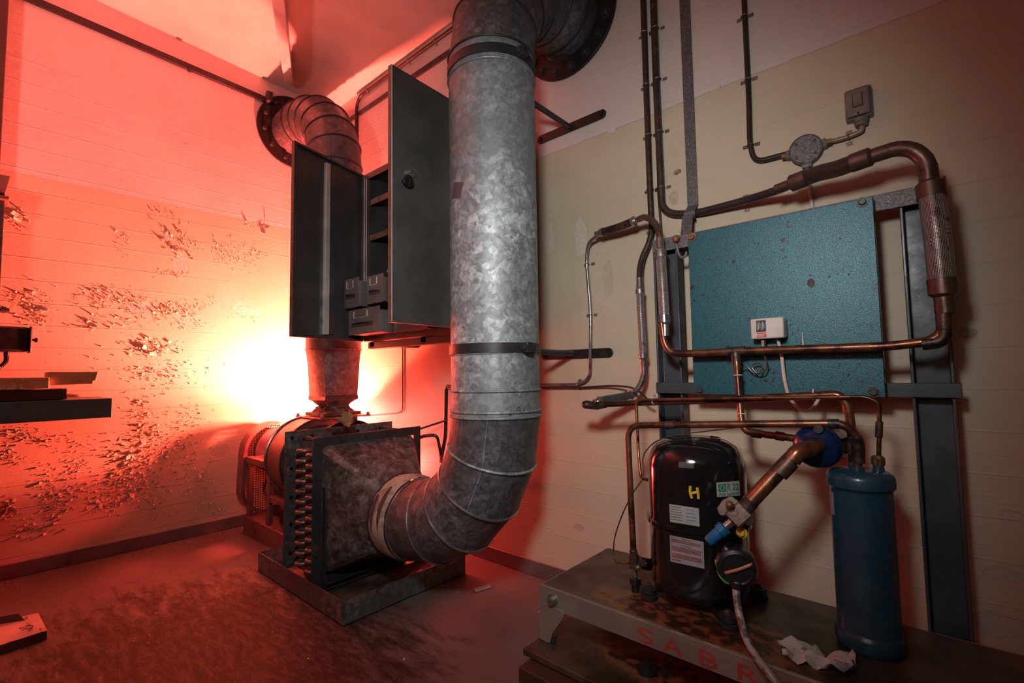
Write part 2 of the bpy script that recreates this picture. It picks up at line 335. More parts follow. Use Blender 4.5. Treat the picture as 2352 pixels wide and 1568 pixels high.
# ---------------------------------------------------------------- mesh building
class MB:
    def __init__(s): s.bm = bmesh.new(); s.uv = s.bm.loops.layers.uv.new('UVMap')
    def box(s, lo, hi, mat=None):
        lo = V(lo); hi = V(hi); vs = []
        for i in range(8):
            p = V((hi.x if i & 1 else lo.x, hi.y if i & 2 else lo.y, hi.z if i & 4 else lo.z))
            vs.append(s.bm.verts.new(mat @ p if mat else p))
        for f in ((0, 2, 3, 1), (4, 5, 7, 6), (0, 1, 5, 4), (2, 6, 7, 3), (0, 4, 6, 2), (1, 3, 7, 5)):
            s.bm.faces.new([vs[i] for i in f])
        return s
    def loft(s, rings, cap=True, closed=True, vlen=None):
        vr = [[s.bm.verts.new(p) for p in r] for r in rings]
        n = len(rings[0]); acc = 0
        for i in range(len(vr) - 1):
            seg = (sum((V(p) for p in rings[i + 1]), V()) / n - sum((V(p) for p in rings[i]), V()) / n).length
            if vlen: seg = vlen[i + 1] - vlen[i]
            for j in range(n if closed else n - 1):
                k = (j + 1) % n
                try: f = s.bm.faces.new((vr[i][j], vr[i][k], vr[i + 1][k], vr[i + 1][j]))
                except ValueError: continue
                for l, (a, b_) in zip(f.loops, ((j, acc), (j + 1, acc), (j + 1, acc + seg), (j, acc + seg))):
                    l[s.uv].uv = (a / n, b_)
            acc += seg
        if cap:
            for r, rev in ((vr[0], True), (vr[-1], False)):
                try: s.bm.faces.new(list(reversed(r)) if rev else r)
                except ValueError: pass
        return s
    def ring(s, c, ax, r, seg=24, ref=None, ph=0):
        ax = V(ax).normalized()
        a = ref if ref else (V((0, 0, 1)) if abs(ax.z) < .9 else V((1, 0, 0)))
        u = (a - ax * a.dot(ax)).normalized(); w = ax.cross(u)
        return [V(c) + (u * math.cos(2 * PI * i / seg + ph) + w * math.sin(2 * PI * i / seg + ph)) * r for i in range(seg)]
    def cyl(s, a, b, r, r2=None, seg=24, cap=True):
        a = V(a); b = V(b); r2 = r if r2 is None else r2; ax = b - a
        return s.loft([s.ring(a, ax, r, seg), s.ring(b, ax, r2, seg)], cap)
    def lathe(s, o, ax, prof, seg=32, cap=True):
        """prof: list of (radius, distance along axis)"""
        o = V(o); ax = V(ax).normalized()
        return s.loft([s.ring(o + ax * d, ax, max(r, 1e-4), seg) for r, d in prof], cap)
    def tube(s, pts, r, seg=14, cap=True):
        pts = [V(p) for p in pts]; n = len(pts)
        rad = r if isinstance(r, (list, tuple)) else [r] * n
        T = []
        for i in range(n):
            d = V()
            if i > 0: d += (pts[i] - pts[i - 1]).normalized()
            if i < n - 1: d += (pts[i + 1] - pts[i]).normalized()
            T.append(d.normalized() if d.length > 1e-9 else V((0, 0, 1)))
        u = (V((0, 0, 1)) if abs(T[0].z) < .9 else V((1, 0, 0))); u = (u - T[0] * u.dot(T[0])).normalized()
        rings = []
        for i in range(n):
            u = (u - T[i] * u.dot(T[i])).normalized(); w = T[i].cross(u)
            rings.append([pts[i] + (u * math.cos(2 * PI * j / seg) + w * math.sin(2 * PI * j / seg)) * rad[i] for j in range(seg)])
        return s.loft(rings, cap)
    def torus(s, c, ax, R, r, seg=48, s2=8, a0=0, a1=2 * PI, ref=None):
        ax = V(ax).normalized(); a = ref or (V((0, 0, 1)) if abs(ax.z) < .9 else V((1, 0, 0)))
        u = (a - ax * a.dot(ax)).normalized(); w = ax.cross(u); full = abs(a1 - a0 - 2 * PI) < 1e-6
        rings = []
        for i in range(seg + 1):
            t = a0 + (a1 - a0) * i / seg; d = u * math.cos(t) + w * math.sin(t)
            rings.append([V(c) + d * (R + r * math.cos(2 * PI * j / s2)) + ax * r * math.sin(2 * PI * j / s2) for j in range(s2)])
        return s.loft(rings, not full)
    def prism(s, poly, ax):
        """poly: list of 3-D points, extruded by vector ax"""
        ax = V(ax); return s.loft([[V(p) for p in poly], [V(p) + ax for p in poly]])
    def sphere(s, c, r, sc=(1, 1, 1), u=18, v=10):
        c = V(c); rings = []
        for i in range(v + 1):
            t = PI * i / v; rr = max(math.sin(t), 1e-3) * r
            rings.append([c + V((rr * math.cos(2 * PI * j / u) * sc[0], rr * math.sin(2 * PI * j / u) * sc[1], -r * math.cos(t) * sc[2])) for j in range(u)])
        return s.loft(rings)
    def hexbolt(s, c, ax, r=.008, h=.006, wash=True):
        c = V(c); ax = V(ax).normalized()
        if wash: s.cyl(c, c + ax * h * .3, r * 1.45, seg=18)
        s.loft([s.ring(c + ax * h * .3, ax, r, 6), s.ring(c + ax * h * 1.1, ax, r, 6), s.ring(c + ax * h * 1.3, ax, r * .85, 6)])
        return s
    def build(s, name, mat, parent=None, bev=0, smooth=True, ang=35, doubles=False):
        if doubles: bmesh.ops.remove_doubles(s.bm, verts=s.bm.verts, dist=1e-5)
        bmesh.ops.recalc_face_normals(s.bm, faces=s.bm.faces)
        me = bpy.data.meshes.new(name); s.bm.to_mesh(me); s.bm.free()
        m = MT[mat] if isinstance(mat, str) else mat
        me.materials.append(m)
        if smooth:
            me.polygons.foreach_set('use_smooth', [True] * len(me.polygons))
            me.set_sharp_from_angle(angle=math.radians(ang))
        o = bpy.data.objects.new(name, me); COL.objects.link(o)
        if bev:
            b = o.modifiers.new('bevel', 'BEVEL'); b.width = bev; b.segments = 2; b.limit_method = 'ANGLE'; b.angle_limit = math.radians(40)
        if parent: 
            o.parent = parent; o.matrix_parent_inverse = parent.matrix_basis.inverted()
        return o
def tag(o, label, cat, group=None, kind=None):
    o['label'] = label; o['category'] = cat
    if group: o['group'] = group
    if kind: o['kind'] = kind
    return o
def lab(o, s): o['label'] = s; return o
def thing(name, loc, label, cat, group=None):
    o = bpy.data.objects.new(name, None); o.empty_display_size = .05; o.location = loc; COL.objects.link(o)
    return tag(o, label, cat, group)
def struct(name, mb, mat, **k):
    o = mb.build(name, mat, **k); o['kind'] = 'structure'; return o

def fillet(pts, rad, n=7):
    """polyline with rounded corners"""
    pts = [V(p) for p in pts]; out = [pts[0]]
    for i in range(1, len(pts) - 1):
        r = rad[i - 1] if isinstance(rad, (list, tuple)) else rad
        a, b, c = pts[i - 1], pts[i], pts[i + 1]
        d1 = (a - b); d2 = (c - b); l = min(r, d1.length * .49, d2.length * .49)
        p, q = b + d1.normalized() * l, b + d2.normalized() * l
        for k in range(n + 1):
            t = k / n; out.append(p * (1 - t) ** 2 + b * 2 * t * (1 - t) + q * t * t)
    out.append(pts[-1]); return out
def smoothp(pts, n=8):
    pts = [V(p) for p in pts]; q = [pts[0] * 2 - pts[1]] + pts + [pts[-1] * 2 - pts[-2]]; out = []
    for i in range(1, len(q) - 2):
        for k in range(n):
            t = k / n; a, b, c, d = q[i - 1], q[i], q[i + 1], q[i + 2]
            out.append(.5 * ((2 * b) + (c - a) * t + (2 * a - 5 * b + 4 * c - d) * t * t + (3 * b - a - 3 * c + d) * t ** 3))
    out.append(pts[-1]); return out
def Pt(lst):
    """list of (px, py, y) sighted on planes parallel to the right wall"""
    return [P(a, b, y=c) for a, b, c in lst]

def text_bm(body, size, mapfn, spacing=1.0, extr=0.0, bold=0.0):
    cu = bpy.data.curves.new('t', 'FONT'); cu.body = body; cu.size = size; cu.space_character = spacing
    cu.offset = bold; cu.align_x = 'LEFT'
    o = bpy.data.objects.new('t', cu)
    COL.objects.link(o); bpy.context.view_layer.update()
    me = bpy.data.meshes.new_from_object(o)
    mb = MB(); mb.bm.from_mesh(me)
    for vv in mb.bm.verts: vv.co = mapfn(vv.co.x, vv.co.y)
    bpy.data.objects.remove(o); bpy.data.curves.remove(cu); bpy.data.meshes.remove(me)
    return mb

# ================================================================= SETTING
X1, Y1 = 6.6, -5.4
m = MB(); m.box((-.15, Y1 - .15, -.1), (X1 + .15, .15, 0)); struct('floor', m, 'floor')
CZ = lambda y: 3.125 - .055 * max(y, -1.6)
m = MB(); vs = [m.bm.verts.new((x, y, z)) for x, y, z in ((-.15, .15, CZ(0)), (X1 + .15, .15, CZ(0)), (X1 + .15, -1.6, CZ(-1.6)), (-.15, -1.6, CZ(-1.6)), (-.15, Y1 - .15, CZ(-1.6)), (X1 + .15, Y1 - .15, CZ(-1.6)))]
m.bm.faces.new((vs[0], vs[1], vs[2], vs[3])); m.bm.faces.new((vs[3], vs[2], vs[5], vs[4]))
up = [m.bm.verts.new(v.co + V((0, 0, .12))) for v in vs]
m.bm.faces.new((up[3], up[2], up[1], up[0])); m.bm.faces.new((up[4], up[5], up[2], up[3]))
CEIL = M('ceiling_paint', (.60, .545, .50), .6, 0, dscale=2, dirt=(.50, .44, .40), dlo=.5, dhi=.8, bmp=.25, bscale=9)
struct('ceiling', m, CEIL)
GP = (.42, .42, .40)
wl = wall_mat('left_wall_paint', 1, [(-1.02, 1.72, .045, .06, (.60, .48, .44), .8), (-.66, 1.46, .05, .05, (.66, .52, .42), .8), (-.57, 1.44, .05, .025, (.66, .52, .42), .7), (-1.22, 1.42, .06, .04, (.62, .5, .46), .8), (-.78, .52, .06, .05, (.38, .33, .31), .8)], rid=.5)
def wp(px, py): q = P(px, py, y=0); return q.x, q.z
rp = []
for px, py, a, b, c, amt in ((2305, 1322, .045, .022, GP, .9), (2300, 1440, .075, .035, GP, .9), (2325, 1190, .025, .02, GP, .6), (1365, 1050, .012, .009, GP, .8),
        (1330, 1212, .03, .02, (.24, .19, .15), .5), (1335, 545, .035, .10, (.60, .57, .50), .75), (1262, 545, .04, .09, (.56, .52, .46), .5),
        (1555, 395, .018, .012, (.05, .03, .02), .9), (1752, 1275, .030, .035, (.36, .33, .29), .9), (1878, 1270, .015, .01, GP, .7), (1405, 300, .02, .01, (.66, .62, .56), .9),
        (1395, 640, .03, .09, (.30, .26, .21), .35), (1548, 455, .02, .03, (.26, .18, .12), .5), (2225, 765, .02, .015, (.2, .17, .14), .6)):
    h, z = wp(px, py); rp.append((h, z, a, b, c, amt))
wr = wall_mat('right_wall_paint', 0, rp, rid=.12)
m = MB(); m.box((-.15, Y1 - .15, 0), (0, .15, 3.3)); struct('wall_left', m, wl)
m = MB(); m.box((0, 0, 0), (X1 + .15, .15, 3.3)); struct('wall_right', m, wr)
m = MB(); m.box((0, Y1 - .15, 0), (X1, Y1, 3.3)); DW = M('far_wall_paint', (.16, .14, .12), .7); struct('wall_back', m, DW)
m = MB(); m.box((X1, Y1 - .15, 0), (X1 + .15, 0, 3.3)); struct('wall_end', m, DW)
m = MB(); m.box((0, -1.82, 0), (.008, 0, .075)); struct('baseboard_left', m, 'baseboard', bev=.003)
m = MB(); m.box((0.008, -.008, 0), (X1, 0, .075)); struct('baseboard_right', m, 'baseboard', bev=.003)
m = MB(); m.box((0, -2.0, 0), (.10, -1.825, 3.2)); struct('trim_1', m, 'wood_dark', bev=.004)

# peeling paint on the left wall: curled flakes nobody could count
m = MB()
def flake(c, nrm, up, s, rnd):
    """a curled chip, one edge on the wall"""
    side = nrm.cross(up)
    n = rnd.randint(5, 7); ang = rnd.uniform(0, 2 * PI); hinge = V((0, 0, 0))
    d = up * math.cos(ang) + side * math.sin(ang); e = nrm.cross(d)
    curl = rnd.uniform(.15, .9); prev = None; w0 = s * rnd.uniform(.6, 1.1); rows = []
    for i in range(4):
        t = i / 3; a = curl * t * 1.2
        w = w0 * (1 - .55 * t * rnd.uniform(.6, 1.2)) * .5; off = s * t
        cpos = c + d * off * math.cos(a * .7) + nrm * (off * math.sin(a * .9) + .0008)
        rows.append((cpos + e * w * rnd.uniform(.7, 1.1), cpos + e * w * rnd.uniform(-.2, .2) + nrm * s * .04, cpos - e * w * rnd.uniform(.7, 1.1)))
    vr = [[m.bm.verts.new(p) for p in r] for r in rows]
    for i in range(3):
        for j in range(2): m.bm.faces.new((vr[i][j], vr[i][j + 1], vr[i + 1][j + 1], vr[i + 1][j]))
rnd = random.Random(3)
CL = [(40, 500, 30, 20, 24, 12), (280, 545, 18, 26, 26, 9), (370, 487, 30, 9, 26, 8), (405, 565, 26, 36, 36, 15), (440, 565, 24, 14, 18, 9), (520, 575, 30, 26, 44, 9), (575, 590, 34, 24, 40, 9),
      (585, 515, 22, 7, 9, 15), (400, 628, 40, 6, 28, 8), (330, 685, 26, 5, 10, 8), (60, 685, 45, 26, 60, 10), (240, 683, 60, 18, 110, 9), (300, 700, 30, 16, 50, 9), (390, 712, 70, 18, 130, 10), (210, 740, 26, 16, 28, 12),
      (290, 742, 50, 14, 40, 8), (85, 720, 32, 26, 70, 9), (345, 798, 50, 18, 90, 12), (470, 700, 28, 10, 26, 7), (430, 748, 40, 10, 28, 7), (375, 860, 70, 32, 150, 9), (330, 950, 30, 55, 90, 10),
      (365, 1010, 60, 46, 170, 11), (310, 1060, 55, 46, 190, 14), (290, 1110, 50, 38, 120, 11), (245, 1150, 50, 26, 90, 10), (350, 1130, 50, 36, 110, 11), (430, 1050, 45, 46, 120, 10), (455, 1110, 40, 40, 110, 12), (480, 1160, 45, 22, 60, 10),
      (60, 1000, 55, 18, 70, 10), (20, 1040, 22, 26, 40, 9), (130, 1120, 50, 46, 90, 10), (170, 1080, 30, 26, 40, 9), (20, 1165, 22, 22, 40, 11), (70, 1210, 34, 20, 34, 10), (125, 1160, 30, 34, 50, 10), (190, 1030, 70, 30, 50, 8),
      (440, 960, 40, 30, 60, 9), (560, 730, 40, 12, 14, 6), (380, 1180, 70, 16, 40, 9), (560, 1090, 22, 40, 14, 5), (250, 850, 120, 60, 26, 7), (200, 930, 120, 30, 30, 7), (400, 1200, 120, 20, 30, 7)]
up = V((0, 0, 1)); nx = V((1, 0, 0))
for (px, py, sx, sy, n, s) in CL:
    for _ in range(int(n * 1.5)):
        q = P(px + rnd.gauss(0, sx * .62), py + rnd.gauss(0, sy * .62), x=0.0)
        if q.y > -.02 or q.z < .09 or q.y < -1.8: continue
        sz = s * .0011 * rnd.choice((.4, .55, .7, .9, 1.3)) * 1.05
        flake(q, nx, up, sz, rnd)
for (px, py, s) in ((385, 545, .045), (398, 560, .035), (415, 575, .05), (575, 512, .045), (600, 518, .05), (45, 505, .05), (340, 800, .05), (365, 806, .05), (212, 745, .045), (300, 1045, .05), (330, 1010, .055), (310, 1130, .05), (450, 1085, .05), (235, 1160, .04), (330, 985, .06), (20, 1165, .05), (130, 1195, .045), (105, 710, .04)):
    for _ in range(2): flake(P(px + rnd.uniform(-6, 6), py + rnd.uniform(-5, 5), x=0), nx, up, s * rnd.uniform(.6, 1), rnd)
fo = m.build('paint_flakes', wl, smooth=False); tag(fo, 'curled flakes of cream paint peeling off the left concrete wall', 'paint flakes', kind='stuff')

# crumbs of paint lying along the skirting
m = MB()
for _ in range(420):
    y = rnd.uniform(-1.8, -.1); x = .01 + abs(rnd.gauss(0, .10)); s = rnd.uniform(.002, .008)
    if rnd.random() < .12: x = rnd.uniform(.05, 2.3); y = rnd.uniform(-1.8, -.1)
    if (x > .16 and x < .88 and y > -.70) or (x > .87 and x < 1.75 and y > -.88): continue
    a = rnd.uniform(0, 6); z = .0012
    vs = [m.bm.verts.new((x + s * math.cos(a + k * 2.1) * rnd.uniform(.6, 1), y + s * math.sin(a + k * 2.1) * rnd.uniform(.6, 1), z + rnd.uniform(0, .003))) for k in range(3)]
    m.bm.faces.new(vs)
fo = m.build('paint_crumbs', wl, smooth=False); tag(fo, 'small crumbs of fallen paint scattered on the floor along the left skirting', 'paint crumbs', kind='stuff')

# ================================================================= DUCTS
DR = .17
def seam_ring(c, ax, R=DR, r=.0045): return MB().torus(c, ax, R + .0015, r, 56, 8)

def lobster(cen, a_dir, b_dir, R, n, r=DR, seg=48):
    """segmented elbow: starts at cen + a_dir*R heading b_dir side; returns list of (ring points, centre, tangent)"""
    out = []
    for i in range(n + 1):
        t = PI / 2 * i / n
        rad = a_dir * math.cos(t) + b_dir * math.sin(t)
        tan = (-a_dir * math.sin(t) + b_dir * math.cos(t))
        out.append((cen + rad * R, rad, tan))
    return out
def duct_rings(mb, stations, r, seg=48):
    rings = []
    for c, rad, tan in stations:
        w = tan.cross(rad)
        rings.append([c + (rad * math.cos(2 * PI * j / seg) + w * math.sin(2 * PI * j / seg)) * r for j in range(seg)])
    mb.loft(rings, cap=False); return mb

# --- main duct: hopper elbow, riser, upper elbow into the right wall
AX, AY = 2.295, -.55
ZC, RE = .365, .475
main = thing('ventilation_duct', (AX, AY, .2), 'large spangled galvanised round duct rising in the middle and bending into the right wall', 'duct')
X = V((1, 0, 0)); Y = V((0, 1, 0)); Z = V((0, 0, 1))
cenL = V((AX - RE, AY, ZC + RE))
st = lobster(cenL, -Z, X, RE, 5)                      # from horizontal (bottom) to vertical
mb = MB(); duct_rings(mb, st, DR); lo = mb.build('lower_elbow', 'duct2', main, ang=4)
for i, (c, rad, tan) in enumerate(st):
    seam_ring(c, tan, r=.005).build('seam_ring', 'fit' if i < 4 else 'duct', lo)
for i in (3, 4):                                      # lengthwise lock seams on two segments
    (c0, r0, t0), (c1, r1, t1) = st[i], st[min(i + 1, 5)]
    MB().tube([c0 + (r0 * .55 - Y * .835) * (DR + .001) , c1 + (r1 * .55 - Y * .835) * (DR + .001)], .0016, 6).build('lock_seam', 'duct', lo)
mb = MB(); duct_rings(mb, [(V((1.80, AY, ZC)), -Z, X), (V((AX - RE, AY, ZC)), -Z, X)], DR)
mb.build('stub', 'duct2', main)
ZU, RU = 2.70, .47
mb = MB(); duct_rings(mb, [(V((AX, AY, ZC + RE)), X, Z), (V((AX, AY, ZU - RU)), X, Z)], DR, 64)
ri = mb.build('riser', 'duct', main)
for z in (.935, .86): seam_ring(V((AX, AY, z)), Z).build('seam_ring', 'duct', ri)
seam_ring(V((AX, AY, 1.068)), Z, r=.003).build('seam_ring', 'duct', ri)
seam_ring(V((AX, AY, 2.145)), Z, r=.005).build('seam_ring', 'duct', ri)
st = lobster(V((AX, AY + RU, ZU - RU)) , -Y, Z, RU, 5)
mb = MB(); duct_rings(mb, st, DR); ue = mb.build('upper_elbow', 'duct2', main, ang=4)
for c, rad, tan in st: seam_ring(c, tan).build('seam_ring', 'band', ue)
mb = MB(); duct_rings(mb, [(V((AX, AY + RU, ZU)), Z, Y), (V((AX, -.005, ZU)), Z, Y)], DR); mb.build('wall_stub', 'duct2', main)

def wall_flange(cen, ax, Ro=.27, bolts=16, dust=False):
    mb = MB(); ax = V(ax)
    prof = []
    seg = 56
    a = mb.ring(cen + ax * .004, ax, Ro, seg); b = mb.ring(cen + ax * .016, ax, Ro, seg); c = mb.ring(cen + ax * .016, ax, DR + .004, seg); d = mb.ring(cen + ax * .004, ax, DR + .004, seg)
    mb.loft([a, b, c, d, a], cap=False)
    return mb
cf = V((AX, 0, ZU))
fl = thing('duct_flange', (AX, -.004, ZU), 'black bolted ring flange on the right wall around the big upper elbow', 'flange', None)
wall_flange(cf, -Y).build('ring', 'flange', fl, bev=.002)
for k in range(16):
    a = 2 * PI * k / 16 + .1; c = cf + V((math.cos(a), 0, math.sin(a))) * .232 - Y * .016
    MB().hexbolt(c, -Y, .016, .014).build('bolt', 'iron', fl)
# tape patch and marker scrawl on the riser
mb = MB(); rows = []
for i in range(7):
    row = []
    for (px, py) in ((1043 + i * 3.6, 418), (1037 + i * 3.2, 455)):
        r = (R0 @ V(((px - 1176) / F_PX, (py - 784) / F_PX, 1)))
        # meet the duct's cylinder
        o = CAM - V((AX, AY, 0)); a = r.x ** 2 + r.y ** 2; b = 2 * (o.x * r.x + o.y * r.y); cc = o.x ** 2 + o.y ** 2 - (DR + .0012) ** 2
        disc = max(b * b - 4 * a * cc, 0); t = (-b - math.sqrt(disc)) / (2 * a); row.append(CAM + r * t)
    rows.append(row)
vr = [[mb.bm.verts.new(p) for p in r] for r in rows]
for i in range(6): mb.bm.faces.new((vr[i][0], vr[i][1], vr[i + 1][1], vr[i + 1][0]))
lab(mb.build('tape_patch', M('brown_tape', (.10, .075, .08), .5), ri), 'brown tape patch')
def on_riser(px, py, off=.0015):
    r = (R0 @ V(((px - 1176) / F_PX, (py - 784) / F_PX, 1)))
    o = CAM - V((AX, AY, 0)); a = r.x ** 2 + r.y ** 2; b = 2 * (o.x * r.x + o.y * r.y); cc = o.x ** 2 + o.y ** 2 - (DR + off) ** 2
    t = (-b - math.sqrt(max(b * b - 4 * a * cc, 0))) / (2 * a); return CAM + r * t
mb = MB()
mb.tube([on_riser(1172 + 3 * math.cos(a), 951 + 2.6 * math.sin(a)) for a in [k * PI / 6 for k in range(13)]], .0011, 5)
mb.tube([on_riser(1191 + 3.2 * math.cos(a), 940 + 6 * math.sin(a)) for a in [k * PI / 6 for k in range(13)]], .0011, 5)
mb.tube([on_riser(1206 - k * .6, 933 + k * 2.0) for k in range(7)] + [on_riser(1203 + 3.0 * math.cos(a), 944 + 3.6 * math.sin(a)) for a in [PI + k * -PI / 6 for k in range(11)]], .0011, 5)
lab(mb.build('marker_scrawl', 'ink', ri), 'black handwritten figures')

# clamps with wall stays
def clamp(z, label, plate, bolt_z=0):
    t = thing('duct_clamp', (AX, AY, z), label, 'duct clamp', 'duct clamps with wall stays')
    mb = MB(); R = DR + .006
    mb.loft([mb.ring(V((AX, AY, z - .018)), Z, R - .004, 56), mb.ring(V((AX, AY, z - .018)), Z, R, 56), mb.ring(V((AX, AY, z + .018)), Z, R, 56), mb.ring(V((AX, AY, z + .018)), Z, R - .004, 56)], cap=False)
    mb.build('band', 'band', t)
    mb = MB(); ang = math.radians(-8)
    d = V((math.cos(ang), math.sin(ang), 0)); c = V((AX, AY, z)) + d * (R + .006); w = V((-d.y, d.x, 0))
    mb.box((-.012, -.016, -.019), (.02, .016, .019), Matrix.Translation(c) @ Matrix(((d.x, w.x, 0), (d.y, w.y, 0), (0, 0, 1))).to_4x4())
    lug = mb.build('lug', 'band', t, bev=.003)
    MB().hexbolt(c + V((.004, -.017, 0)), -Y, .011, .008).build('bolt', 'band', lug)
    # stay rod: from the back of the band to the wall plate
    MB().cyl((AX, AY + DR, z), (AX, -.012, z - .004), .0125).build('stay_rod', 'band', t)
    mb = MB(); pts = []
    for s in (1, -1):
        for k in range(9):
            a = (-PI / 2 + PI * k / 8) if s > 0 else (PI / 2 + PI * k / 8)
            pts.append(V((AX + s * .178 + .021 * math.cos(a), -.002, z - .006 + .021 * math.sin(a))))
    mb.prism(pts, -Y * .009)
    pl = mb.build('wall_plate', 'flange', t, bev=.0015)
    for s in (-1, 1): MB().hexbolt((AX + s * .178, -.011, z - .006), -Y, .0095, .008).build('bolt', 'flange', pl)
clamp(1.088, 'black clamp band low on the big duct with a wall stay above the copper lines', None)
clamp(2.182, 'black clamp band high on the big duct with a wall stay below the flange', None)

# --- rear duct: fan outlet up and into the left wall
BX, BY, BZ = .63, -.32, 2.83
RB = .45
rear = thing('ventilation_duct', (BX, BY, .9), 'smaller-looking galvanised duct behind the open cabinet, bending into the left wall', 'duct')
st = lobster(V((BX - RB, BY, BZ - RB)), X, Z, RB, 6)
mb = MB(); duct_rings(mb, st, DR); e = mb.build('elbow', 'duct2', rear, ang=4)
for c, rad, tan in st: seam_ring(c, tan, r=.0055).build('seam_ring', 'band', e)
MB().tube([V((BX, BY, 0)) + V((.80, -.60, 0)) * (DR + .001) + Z * z for z in (2.27, 2.39)], .003, 6).build('lock_seam', 'band', e)
mb = MB(); duct_rings(mb, [(V((.006, BY, BZ)), Z, X), (V((BX - RB, BY, BZ)), Z, X)], DR); mb.build('wall_stub', 'duct2', rear)
mb = MB(); duct_rings(mb, [(V((BX, BY, 1.165)), X, Z), (V((BX, BY, BZ - RB)), X, Z)], DR); r2 = mb.build('riser', 'duct2', rear)
for z in (2.27, 1.165): seam_ring(V((BX, BY, z)), Z, r=.005).build('seam_ring', 'duct2', r2)
# round to square transition
mb = MB(); seg = 48; hs = .108
def sq(j, h, z, c):
    a = 2 * PI * j / seg; ca, sa = math.cos(a), math.sin(a); k = h / max(abs(ca), abs(sa)); return V((c.x + ca * k, c.y + sa * k, z))
r_top = [V((BX + DR * math.cos(2 * PI * j / seg), BY + DR * math.sin(2 * PI * j / seg), 1.165)) for j in range(seg)]
r_bot = [sq(j, hs, .87, V((BX, BY, 0))) for j in range(seg)]
mb.loft([r_top, r_bot, [sq(j, hs, .845, V((BX, BY, 0))) for j in range(seg)]], cap=False); mb.build('transition', 'duct2', rear, ang=25)
mb = MB(); mb.box((BX - hs - .004, BY - hs - .004, .845), (BX + hs + .004, BY + hs + .004, .872)); mb.build('lower_collar', 'iron', rear, bev=.002)
# canvas connector (crumpled)
cc = thing('flexible_connector', (BX, BY, .74), 'crumpled sooty canvas connector between the fan outlet and the rear duct', 'canvas connector')
mb = MB(); rings = []
for i in range(9):
    t = i / 8; z = .845 - .095 * t; pin = 1 - .34 * math.sin(PI * min(1, t * 1.15)); h = hs * (1 + .02 * t) * pin; ring = []
    for j in range(seg):
        p = sq(j, h, z, V((BX, BY, 0))); nn = noise.noise(V((j * .55, i * .9, 3.1))) * .034 * math.sin(PI * t); d = (p - V((BX, BY, z))).normalized()
        ring.append(p + d * nn + Z * nn * .4)
    rings.append(ring)
mb.loft(rings, cap=False); mb.build('canvas_sleeve', 'canvas_dark', cc, ang=60)
mb = MB(); mb.box((BX - .168, BY - .168, .737), (BX + .168, BY + .168, .744)); f2 = mb.build('outlet_flange', 'fan_red', cc, bev=.001)
for sx, sy in ((-1, -1), (1, -1), (1, 1), (-1, 1)): MB().hexbolt((BX + sx * .156, BY + sy * .156, .744), Z, .009, .014).build('bolt', 'fan_red', cc)
mb = MB(); mb.box((BX - .125, BY - .125, .748), (BX + .125, BY + .125, .768)); mb.build('clamping_frame', 'canvas_dark', cc, bev=.003)
cf = V((0, BY, BZ))
fl = thing('duct_flange', (.004, BY, BZ), 'black bolted ring flange on the left wall around the rear elbow', 'flange')
wall_flange(cf, X).build('ring', 'flange', fl, bev=.002)
for k in range(12):
    a = 2 * PI * k / 12 + .2; MB().hexbolt(cf + V((0, math.cos(a), math.sin(a))) * .225 + X * .016, X, .015, .016, False).build('bolt', 'iron', fl)
MB().box((.016, -.535, 2.985), (.05, -.495, 3.06)).build('bracket', 'iron', fl, bev=.003)

# ================================================================= FAN
fan = thing('centrifugal_fan', (.55, -.44, .1), 'oxide red belt-driven centrifugal fan in the corner behind the coil unit', 'fan')
fc = V((0, -.46, .50)); FR = .235
def scroll(x, r, inner=False):
    pts = []
    for k in range(41):                                  # spiral round from outlet side
        a = math.radians(62 + (360 - 40) * k / 40)
        pts.append(V((x, fc.y + math.cos(a) * r, fc.z + math.sin(a) * r)))
    return pts
mb = MB(); r1 = [V((.53, fc.y + FR * math.cos(a), fc.z + FR * math.sin(a))) for a in [2 * PI * k / 56 for k in range(56)]]
r2_ = [p + X * .21 for p in r1]
mb.loft([r1, r2_], cap=True); hsg = mb.build('scroll_housing', 'fan_red', fan)
MB().torus(V((.53, fc.y, fc.z)), X, FR + .004, .007, 56).build('rim', 'fit', fan)
MB().torus(V((.74, fc.y, fc.z)), X, FR + .004, .005, 56).build('rim', 'fan_dark', fan)
mb = MB(); mb.box((BX - hs, BY - hs, .60), (BX + hs, BY + hs, .736)); mb.build('outlet_neck', 'fan_dark', fan, bev=.002)
mb = MB(); mb.lathe(V((.742, fc.y, fc.z)), X, [(.20, 0), (.19, .03), (.21, .18), (.25, .33)], 40, cap=False)
mb.build('inlet_cone', 'fan_dark', fan)
mb = MB(); mb.cyl((.17, fc.y, fc.z), (.53, fc.y, fc.z), .018); mb.cyl((.27, fc.y, fc.z), (.32, fc.y, fc.z), .05); mb.cyl((.44, fc.y, fc.z), (.48, fc.y, fc.z), .05)
mb.box((.26, fc.y - .05, fc.z - .06), (.33, fc.y + .05, fc.z)); mb.box((.43, fc.y - .05, fc.z - .06), (.49, fc.y + .05, fc.z)); mb.build('bearing_shaft', 'fan_dark', fan, bev=.003)
mb = MB()   # belt guard: rounded stadium shell with perforated face
def stadium(x, dr=0):
    pts = []; c1 = V((x, -.50, .50)); c2 = V((x, -.54, .27)); ra, rb = .195 + dr, .165 + dr
    for k in range(19): a = math.radians(0 + 180 * k / 18); pts.append(c1 + V((0, math.cos(a) * ra, math.sin(a) * ra)))
    for k in range(19): a = math.radians(180 + 180 * k / 18); pts.append(c2 + V((0, math.cos(a) * rb, math.sin(a) * rb)))
    return pts
mb.loft([stadium(.10), stadium(.19), stadium(.19, -.022)], cap=False); gd = mb.build('belt_guard', 'fan_red', fan, ang=50)
mb = MB(); mb.bm.faces.new([mb.bm.verts.new(p) for p in stadium(.105, -.004)]); mb.build('perforated_face', 'perf', gd, smooth=False)
